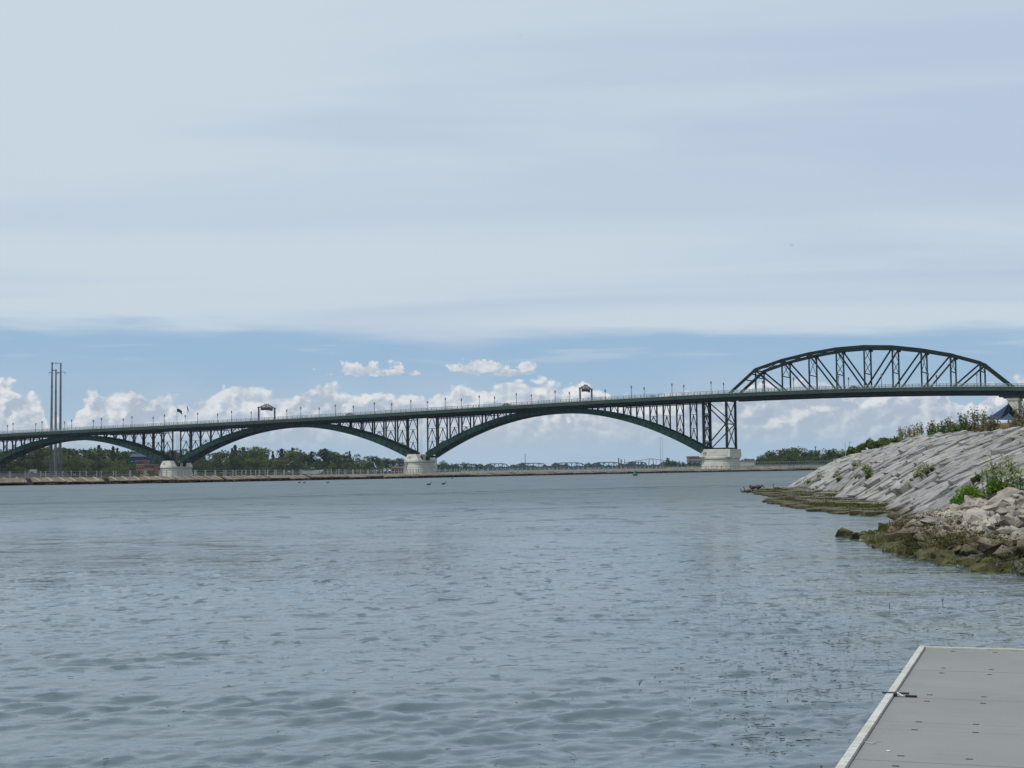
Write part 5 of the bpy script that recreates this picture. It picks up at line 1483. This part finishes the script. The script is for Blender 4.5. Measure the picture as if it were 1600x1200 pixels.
for i, (px, Y, h, w) in enumerate(((1495, 42, .40, .75), (1510, 42, .60, .85), (1526, 42.5, .52, .7), (1551, 42, .62, .75), (1567, 42, .50, .6))):
    shrub(px, Y, h, w, 'leaf_bright', 'bright green leafy weed behind the white boulders, %s from the left' % ordn(i + 1), 'bright green weeds behind the boulders', 'bright_weed', 800, .022, 300 + i)
# low dark plant strip on slope (photo 1515..1545, 725..738)
for i, px in enumerate((1519, 1527, 1535, 1543, 1550)):
    shrub(px, 52, .22, .35, 'leaf_mid', 'low dark tuft on the slope, %s in its row' % ordn(i + 1), 'row of tufts on the slope', 'low_tuft', 150, .03, 330 + i, .05)
# algae on shelf, dead weed heap on riprap
def carpet(name, mk, label, fn, n, h, w, seed):
    rg = random.Random(seed); P = []
    while len(P) < n:
        q = fn(rg)
        if q: P.append(q)
    o = obj(name, blades(name, P, h, w, 1.1, seed), M[mk]); T(o, label, 'algae' if 'algae' in name else 'weed', kind='stuff')
def f_shelf(rg):
    Y = rg.uniform(57, 117); tx = float(np.interp(Y, TY, TXs)); u = rg.uniform(.35, 3.6)
    if math.sin(Y * .55 + u * 1.7) + rg.uniform(-.8, .8) < -.15: return None
    return (tx + u, Y, .10 + .045 * u)
carpet('shelf_algae', 'moss', 'olive brown algae carpet on the low ledge at the water', f_shelf, 11000, .075, .035, 41)
def f_rip(rg):
    Y = rg.uniform(24, 44); X = rg.uniform(7.9, 11); z, u = rip_z(X, Y)
    if u < -.05 or u > 1.35: return None
    if math.sin(Y * 1.3 + X * 2.7) + rg.uniform(-1, 1) < .15: return None
    return (X, Y, float(z) + rg.uniform(-.02, .16))
carpet('riprap_algae', 'moss', 'stringy olive algae draped over the lowest riprap boulders', f_rip, 5200, .035, .018, 42)
def f_dead(rg):
    Y = rg.uniform(30, 42); X = float(np.interp(Y, [30, 36, 42], [8.6, 9.2, 10.4])) + rg.uniform(-.5, 1.1); z, u = rip_z(X, Y)
    if u < .3: return None
    return (X, Y, float(z) + rg.uniform(.0, .20))
carpet('dead_weed_heap', 'deadweed', 'matted brown dead weed lying over the left part of the riprap', f_dead, 1500, .035, .014, 43)
# bare twigs near the shore trees
def twigs(px, Y, h, label, seed):
    p = on_y(px, 700, Y); e = empty('bare_sapling', (p.x, Y, ground(p.x, Y))); T(e, label, 'sapling', 'bare saplings at the crest')
    rg = random.Random(seed); mb = MB(); mb.tube((0, 0, -.1), (.05, 0, h), .035, .012, 5); mb.build('stem', M['twig'], e)
    mb = MB()
    for k in range(7):
        z0 = h * rg.uniform(.25, .9); mb.tube((.02, 0, z0), (rg.uniform(-.4, .4), rg.uniform(-.2, .2), z0 + rg.uniform(.2, .5)), .015, .006, 4)
    mb.build('branches', M['twig'], e)
twigs(1320.5, 134, 1.6, 'bare pale sapling on the crest left of the shrubs, left of the two', 1)
twigs(1326.5, 133, 1.5, 'bare pale sapling on the crest left of the shrubs, right of the two', 2)

# floating weed
def weed_mass():
    rg = random.Random(61); mb = MB(); n = 0
    def dens(px, py):
        v = math.exp(-((px - 1270) / 210) ** 2 - ((py - 945) / 55) ** 2) * 1.3 + math.exp(-((px - 1480) / 200) ** 2 - ((py - 930) / 50) ** 2) * 1.2
        v += .75 * math.exp(-((px - 1230) / 130) ** 2 - ((py - 1060) / 55) ** 2) + .6 * math.exp(-((px - 1190) / 90) ** 2 - ((py - 1150) / 25) ** 2) + .35 * math.exp(-((px - 1330) / 120) ** 2 - ((py - 1020) / 40) ** 2)
        v += .012 * (px > 250) * (py > 930) + .006 * (py > 880)
        return v
    while n < 1700:
        px = rg.uniform(100, 1680); py = rg.uniform(868, 1215)
        cl = .5 + .5 * math.sin(px * .045 + 3 * math.sin(py * .06)) * math.sin(py * .16 + px * .012)
        if rg.random() > dens(px, py) * (.35 + cl): continue
        p = on_z(px, py, .014)
        big = rg.random() < .07
        L_ = rg.uniform(.012, .055) if not big else rg.uniform(.08, .24)
        a = rg.gauss(0, .5) if rg.random() < .7 else rg.uniform(0, 3.14)
        dx, dy = math.cos(a) * L_ / 2, math.sin(a) * L_ / 2; w = rg.uniform(.0018, .0035)
        z0 = rg.uniform(.004, .016); mid = rg.uniform(-.2, .2) * L_
        q = [Vector((p.x - dx, p.y - dy, z0)), Vector((p.x - mid * .5 * math.sin(a), p.y + mid * math.cos(a), z0 + .001)), Vector((p.x + dx, p.y + dy, z0))]
        for a_, b_ in zip(q, q[1:]): mb.beam(a_, b_, w * 2, w)
        if rg.random() < .001: mb.beam(p + Vector((0, 0, -.01)), p + Vector((rg.uniform(-.01, .01), 0, rg.uniform(.03, .07))), .008, .008)
        n += 1
    o = mb.build('floating_weed', M['weed']); T(o, 'scattered bits of dark water weed floating near the dock', 'water weed', kind='stuff')
weed_mass()

# ------------------------------------------------------------ canopy behind the crest
def canopy():
    Yc = 250
    P = lambda px, py, dy=0: on_y(px, py, Yc + dy)
    m0 = P(1576, 668); e = empty('shade_canopy', (m0.x, Yc, ground(m0.x, Yc))); T(e, 'dark blue sail-like canopy on posts at the foot of the land pier', 'canopy')
    o0 = Vector(e.location)
    def Lc(v): return v - o0
    def sheet(A_, B_, C_, sag, name):
        """triangular-ish sail: apex A, eave from B to C, given thickness"""
        n = 8; mb = MB(); grid = []
        for i in range(n + 1):
            row = []
            for j in range(n + 1):
                e_ = B_.lerp(C_, j / n); q = A_.lerp(e_, i / n); q = q + Vector((0, 0, -sag * math.sin(math.pi * i / n)))
                row.append(Lc(q))
            grid.append(row)
        for s_ in (0, 1):
            vs = [p + Vector((0, 0, -.06 * s_)) for r_ in grid for p in r_]
            mb.add(vs, [(a * (n + 1) + b, a * (n + 1) + b + 1, (a + 1) * (n + 1) + b + 1, (a + 1) * (n + 1) + b) for a in range(n) for b in range(n)])
        return mb.build(name, M['sailblue'], e)
    A_ = P(1576, 630.5); sheet(A_, P(1539, 655, -1.5), P(1561.5, 655, -1.5), .12, 'sail'); sheet(A_, P(1539, 655, -1.5), P(1543, 654, 6), .25, 'sail'); sheet(A_, P(1543, 654, 6), P(1600, 654, 6), .2, 'sail')
    A2 = P(1576, 645.5, -2); sheet(A2, P(1561, 655.5, -4), P(1588, 655.5, -4), .1, 'small_roof'); sheet(A2, P(1561, 655.5, -4), P(1563, 655.5, 1), .1, 'small_roof'); sheet(A2, P(1588, 655.5, -4), P(1589, 655.5, 1), .1, 'small_roof')
    for a_, b_ in ((P(1576, 630), P(1576, 672)), (P(1540.5, 655, -1.4), P(1541.5, 672, -1.4)), (P(1559, 655, -1.4), P(1559, 672, -1.4)), (P(1587, 655, -4), P(1587, 672, -4))):
        mb = MB(); mb.beam(Lc(a_), Lc(b_), .16, .16, Vector((1, 0, 0))); mb.build('post', M['sailblue'], e)
    for px, py in ((1576, 639),):
        mb = MB(); mb.beam(Lc(P(1561, 655, -1.3)), Lc(P(1575.5, 639, 0)), .12, .14); mb.build('edge_tube', M['sailblue'], e)
    g = ground(m0.x, Yc)
    for i, (px, w) in enumerate(((1548, 1.1), (1562, 1.4))):
        q = P(px, 662, -2); t_ = empty('picnic_table', (q.x, Yc - 3, q.z - .75)); T(t_, ['dark picnic table under the left edge of the canopy', 'grey picnic table under the middle of the canopy'][i], 'table', 'tables under the canopy')
        mb = MB(); mb.box((0, 0, .75), w * 1.3, .8, .06); mb.build('table_top', M['greybld'] if i else M['sailblue'], t_)
        for sx in (-.4, .4):
            mb = MB(); mb.box((sx * w, 0, .36), .1, .7, .7); mb.build('leg', M['sailblue'], t_)
        for sy in (-.65, .65):
            mb = MB(); mb.box((0, sy, .45), w * 1.3, .28, .05); mb.build('bench', M['greybld'], t_)
canopy()

# ------------------------------------------------------------ birds
def bird_body(stations, n=8):
    """one continuous loft: (x, z, half width, half height) from tail to bill"""
    mb = MB(); rings = []
    for k, (x, z, w, h) in enumerate(stations):
        k0 = max(0, k - 1); k1 = min(len(stations) - 1, k + 1)
        d = Vector((stations[k1][0] - stations[k0][0], 0, stations[k1][1] - stations[k0][1])).normalized(); u_ = Vector((-d.z, 0, d.x))
        rings.append([Vector((x, 0, z)) + u_ * (h * math.sin(2 * math.pi * q / n)) + Vector((0, w * math.cos(2 * math.pi * q / n), 0)) for q in range(n)])
    mb.rings(rings); return mb
def goose(loc, rz, label, pose='stand', sc=1.0, group='geese resting on the ledge'):
    e = empty('goose', loc, rz); T(e, label, 'goose', group); e.scale = (sc, sc, sc)
    b0 = .22 if pose != 'swim' else -.03
    S = [(-.32, b0 + .16, .015, .01), (-.28, b0 + .15, .07, .05), (-.14, b0 + .14, .14, .14), (.04, b0 + .13, .15, .155), (.17, b0 + .15, .10, .10), (.24, b0 + .21, .05, .055)]
    if pose in ('stand', 'sit', 'swim'): neck = [(.27, b0 + .30, .032, .034), (.28, b0 + .40, .03, .03), (.30, b0 + .46, .036, .036), (.35, b0 + .47, .033, .032), (.40, b0 + .455, .012, .010)]
    elif pose == 'preen': neck = [(.30, b0 + .24, .032, .034), (.36, b0 + .18, .03, .03), (.40, b0 + .10, .034, .034), (.41, b0 + .04, .014, .012)]
    else: neck = [(.20, b0 + .27, .04, .04), (.12, b0 + .28, .045, .04), (.03, b0 + .25, .012, .012)]
    if pose == 'sit': S = [(x, z - .16, w, h) for x, z, w, h in S]; neck = [(x, z - .16, w, h) for x, z, w, h in neck]
    bird_body(S + neck[:1]).build('body', M['goose'], e, True)
    bird_body([S[-1]] + neck).build('neck_and_head', M['goosedark'], e, True)
    for sg in (-1, 1):
        mb = MB(); dz = -.16 if pose == 'sit' else 0
        mb.rings([[(x, sg * (y_), z + dz) for x, y_, z in r_] for r_ in ([(.12, .105, b0 + .20), (.12, .13, b0 + .14), (.12, .115, b0 + .08)], [(-.1, .115, b0 + .22), (-.1, .145, b0 + .15), (-.1, .12, b0 + .08)], [(-.36, .03, b0 + .19), (-.36, .045, b0 + .17), (-.36, .03, b0 + .15)])]); mb.build('wing', M['goose'], e, True)
        if pose in ('stand', 'preen', 'tuck'):
            mb = MB(); mb.tube((.0, sg * .06, 0), (.0, sg * .06, b0 + .04), .014, .018, 5); mb.box((.04, sg * .06, .008), .1, .06, .016); mb.build('leg', M['bill'], e)
def ledge(px, py, z=.16): p = on_z(px, py, z); return (p.x, p.y, z)
goose(ledge(1168, 771, .0), math.pi, 'dark goose sitting low at the water, leftmost of the group on the ledge', 'sit', .8)
goose(ledge(1176, 768.5), 2.9, 'brown goose with tucked head standing second on the ledge', 'tuck', .85)
goose(ledge(1185, 768.5), -.3, 'largest brown goose bending its neck down on the ledge', 'preen', .95)
goose(ledge(1161, 769.5, .0), 2.7, 'small dark bird swimming at the very tip of the ledge', 'swim', .6)
goose(ledge(1214, 767, .1), math.pi, 'dark bird resting on the flat rock right of the geese', 'sit', .85)
for i, (px, py, lab, sc) in enumerate(((670, 758, 'dark waterbird swimming in front of the second pier, left of a pair', 1.15), (693, 757, 'dark waterbird swimming in front of the second pier, right of a pair', 1.15), (706.5, 748, 'small dark bird on the water just right of the second pier', .9), (467.5, 755, 'small dark waterbird below the middle arch, left of two', .9), (475.5, 755, 'small dark waterbird below the middle arch, right of two', .9), (512, 755, 'lone small dark waterbird left of the second pier', .9))):
    p = on_z(px, py); goose((p.x, p.y, 0), rnd.uniform(-.4, .4), lab, 'swim', sc * (.8 if i < 2 else .85), 'waterbirds swimming on the canal')
def gull(px, py, Y, span, label, flap=.35, rz=0):
    p = on_y(px, py, Y); e = empty('flying_bird', p, rz); T(e, label, 'bird', 'birds flying over the river')
    L_ = span * .38
    bird_body([(-L_ / 2, 0, .01 * span, .008 * span), (-L_ * .3, 0, .05 * span, .04 * span), (0, 0, .065 * span, .06 * span), (L_ * .3, .01 * span, .045 * span, .045 * span), (L_ * .42, .02 * span, .035 * span, .035 * span), (L_ * .52, .01 * span, .008 * span, .008 * span)]).build('body', M['goosedark'], e, True)
    for sg in (-1, 1):
        mb = MB(); th = .012 * span
        secs = [(0.03, .13, 0), (.25, .15, flap * .25), (.5, .02, flap * .10)]
        mb.rings([[(c * span, sg * y_ * span, z_ * span), (-c * span * .7, sg * y_ * span, z_ * span), (-c * span * .7, sg * y_ * span, z_ * span + th), (c * span, sg * y_ * span, z_ * span + th)] for y_, c, z_ in secs]); mb.build('wing', M['goosedark'], e)
gull(222.5, 588.5, 160, .22, 'black bird in the sky left of the tall cloud, highest of the left ones', .5, 1.2)
gull(325, 601.5, 160, .2, 'tiny bird in the sky above the middle of the left cloud bank', .5, .4)
gull(481.5, 618.3, 160, .2, 'tiny dark bird before the clouds right of the red sign gantry', .6, .9)
gull(572.5, 621, 160, .2, 'tiny dark bird before the clouds above the middle arch', .6, .9)
gull(1237, 383.5, 120, .42, 'bird with spread wings high in the veiled sky on the right', .5, 1.57)
gull(813, 55, 200, .34, 'faint bird at the very top of the sky near the middle', .4, 1.57)
gull(756, 629, 300, .4, 'tiny bird just above the bridge railing right of the second pier', .4, .7)

# ------------------------------------------------------------ dock
DZt = .35
C0 = on_z(1437, 1012.5, DZt); Cb = on_z(1309, 1200, DZt); Cr = on_z(1600, 1018, DZt)
e2 = (Cb - C0).normalized(); e1 = Vector((-e2.y, e2.x, 0));
if e1.x < 0: e1 = -e1
ang_ = math.atan2(e1.y, e1.x)
dock = empty('dock', (C0.x, C0.y, 0)); T(dock, 'grey floating dock with a worn white edge in the bottom right corner', 'dock')
def DL(a_, b_, z): return e1 * a_ + e2 * b_ + Vector((0, 0, z))
M['deckgrey'] = mat('grey_dock_deck', (.225, .226, .215), .8, .05, 1.2, bump=.004, bscale=60, second=(.20, .20, .193), smix=(.40, .75), coords='World')
def trim_mat():
    mt = mat('worn_white_dock_edge', (.50, .50, .46), .7, .15, 6, coords='World', second=(.42, .41, .34), smix=(.45, .7), bump=.003)
    t = NT(mt.node_tree); b = t.n['Principled BSDF']; geo = t.new('ShaderNodeNewGeometry')
    src = b.inputs['Base Color'].links[0].from_socket
    sc = t.noise(geo.outputs['Position'], 22, 6, .75)
    t.set(b.inputs['Base Color'], t.mix(t.m('MULTIPLY', t.sm(sc, .56, .66), .8), src, (.12, .115, .10)))
    return mt
M['trim'] = trim_mat()
def deck_panel_mat():
    mt = M['deckgrey']; t = NT(mt.node_tree); b = t.n['Principled BSDF']
    geo = t.new('ShaderNodeNewGeometry'); P = geo.outputs['Position']
    dn = t.new('ShaderNodeVectorMath', operation='DOT_PRODUCT'); t.l.new(P, dn.inputs[0]); dn.inputs[1].default_value = tuple(e2)
    dn1 = t.new('ShaderNodeVectorMath', operation='DOT_PRODUCT'); t.l.new(P, dn1.inputs[0]); dn1.inputs[1].default_value = tuple(e1)
    src = b.inputs['Base Color'].links[0].from_socket
    v = t.xyz(t.m('MULTIPLY', dn1.outputs['Value'], 1.1), t.m('MULTIPLY', dn.outputs['Value'], 28), 0)
    gr = t.noise(v, 1.0, 4, .6)
    c = t.mix(t.m('MULTIPLY', t.sm(gr, .50, .72), .42), src, (.20, .20, .19))
    sp = t.noise(P, 38, 3, .7); c = t.mix(t.m('MULTIPLY', t.sm(sp, .66, .74), .6), c, (.11, .11, .10))
    big = t.noise(t.xyz(t.m('MULTIPLY', dn1.outputs['Value'], .7), t.m('MULTIPLY', dn.outputs['Value'], .9), 0), 1.3, 4, .6)
    c = t.mix(t.m('MULTIPLY', t.sm(big, .42, .66), .45), c, (.25, .25, .24))
    t.set(b.inputs['Base Color'], c)
deck_panel_mat()
M['slotgrey'] = mat('slot_recess_shade', (.05, .05, .048), .8, .3, 30, coords='World')
DW = 3.0; TW = .046; Ld = C0.y + 4
def dpart(mb, name, m_, parent=dock): return mb.build(name, m_, parent)
# panel seams from the photo rows: strong seams seen at y=1092 and 1136
def bdist(py):
    p = on_z(1480, py, DZt); return (p - C0).dot(e2)
seams = [TW + .004, bdist(1048.5), bdist(1092.5), bdist(1137)]
stp = seams[3] - seams[2]
while seams[-1] < Ld: seams.append(seams[-1] + max(stp, 1.1))
for a_, b_ in zip(seams, seams[1:]):
    n = 8; w = (b_ - a_) / n
    for k in range(n):
        g = .0035 if k < n - 1 else .009
        m0, m1 = a_ + w * k, a_ + w * (k + 1) - (.0006 if k < n - 1 else .007)
        mb = MB(); mb.frame_box(DL(TW + .006 + (DW - 2 * TW - .012) / 2, (m0 + m1) / 2, DZt - .02 + rnd.uniform(-.0004, .0004)), e1 * (DW - 2 * TW - .012), e2 * (m1 - m0), Vector((0, 0, .04))); dpart(mb, 'deck_board', M['deckgrey'])
    # slotted fixings each side of the seam, recess shade put into dark boxes
    for off_ in (.13, -.16):
        for u_ in (.28, .62, .96, 1.7, 2.3):
            mb = MB(); mb.frame_box(DL(u_ + rnd.uniform(-.01, .01), a_ + off_, DZt + .0015), e1 * .036, e2 * .016, Vector((0, 0, .003)))
            if a_ + off_ > .1: dpart(mb, 'fixing_slot', M['slotgrey'])
# edge trims
for (c_, sx, sy) in ((DL(TW / 2, Ld / 2, DZt - .05), TW, Ld), (DL(DW - TW / 2, Ld / 2, DZt - .05), TW, Ld)):
    mb = MB(); mb.frame_box(c_ + Vector((0, 0, .006)), e1 * sx, e2 * sy, Vector((0, 0, .13))); dpart(mb, 'edge_trim', M['trim'])
mb = MB(); mb.frame_box(DL(DW / 2, TW / 2 - .001, DZt - .05), e1 * (DW - 2 * TW - .004), e2 * TW, Vector((0, 0, .13))); dpart(mb, 'edge_trim', M['trim'])
mb = MB(); mb.frame_box(DL(DW / 2, Ld / 2, DZt - .11), e1 * (DW - .12), e2 * (Ld - .12), Vector((0, 0, .12))); dpart(mb, 'frame', M['greybld'])
for k in range(5):
    mb = MB(); mb.frame_box(DL(DW / 2, 1 + k * 3.2, .04), e1 * (DW - .3), e2 * 2.0, Vector((0, 0, .38))); dpart(mb, 'float', M['black'])
# cleat with strap over the edge
cp = on_z(1399, 1088, DZt); rel = cp - Vector(dock.location)
cl = empty('mooring_cleat', cp, ang_); T(cl, 'small black mooring cleat fixed across the white dock edge', 'cleat')
mb = MB(); mb.rings([[(x_, y_ * w, .016 + z_) for y_, z_ in ((-1, 0), (1, 0), (.7, .012), (-.7, .012))] for x_, w in ((-.085, .007), (-.05, .013), (0, .017), (.05, .012), (.09, .007))]); mb.build('horn', M['black'], cl)
mb = MB(); mb.box((-.012, 0, .009), .045, .045, .016); mb.build('base_plate', M['black'], cl)
mb = MB(); mb.tube((.012, -.012, .028), (.05, -.016, .006), .006, .005, 6); mb.build('bolt', M['white'], cl)
mb = MB(); mb.box((.105, -.02, .008), .075, .016, .012); mb.build('strap', M['black'], cl)
# twig and pebble on the deck
tp = [on_z(x_, y_, DZt + .006) for x_, y_ in ((1351, 1159), (1358, 1160.5), (1364, 1161.5), (1369, 1158.5), (1377, 1158))]
mb = MB()
for a_, b_ in zip(tp, tp[1:]): mb.tube(a_, b_, .0022, .002, 5)
o = mb.build('twig', M['twig']); T(o, 'thin pale crooked twig lying on the dock by its white edge', 'twig')
pb = on_z(1388, 1173, DZt + .004); o = obj('pebble', boulders[3].copy(), None, None, pb); o.data.materials.clear(); o.data.materials.append(M['white']); o.scale = (.022, .022, .01)
T(o, 'tiny white chip lying on the dock below the twig', 'pebble')

# ------------------------------------------------------------ haze
mb = MB(); mb.box((0, 1900, 38.0), 8600, 12500, 82.0)
hz = mb.build('haze', None); hm_ = bpy.data.materials.new('air_haze'); hm_.use_nodes = True
t = NT(hm_.node_tree); t.n.clear(); o_ = t.new('ShaderNodeOutputMaterial'); pv = t.new('ShaderNodeVolumePrincipled')
pv.inputs['Color'].default_value = (.66, .80, .95, 1); pv.inputs['Density'].default_value = .00006; pv.inputs['Anisotropy'].default_value = 0.2
t.l.new(pv.outputs[0], o_.inputs['Volume']); hz.data.materials.append(hm_)
T(hz, 'thin pale haze over the river', 'haze', kind='stuff')
print('objects', len(bpy.data.objects), 'arches', a1, a2, a3, 's3', s3)
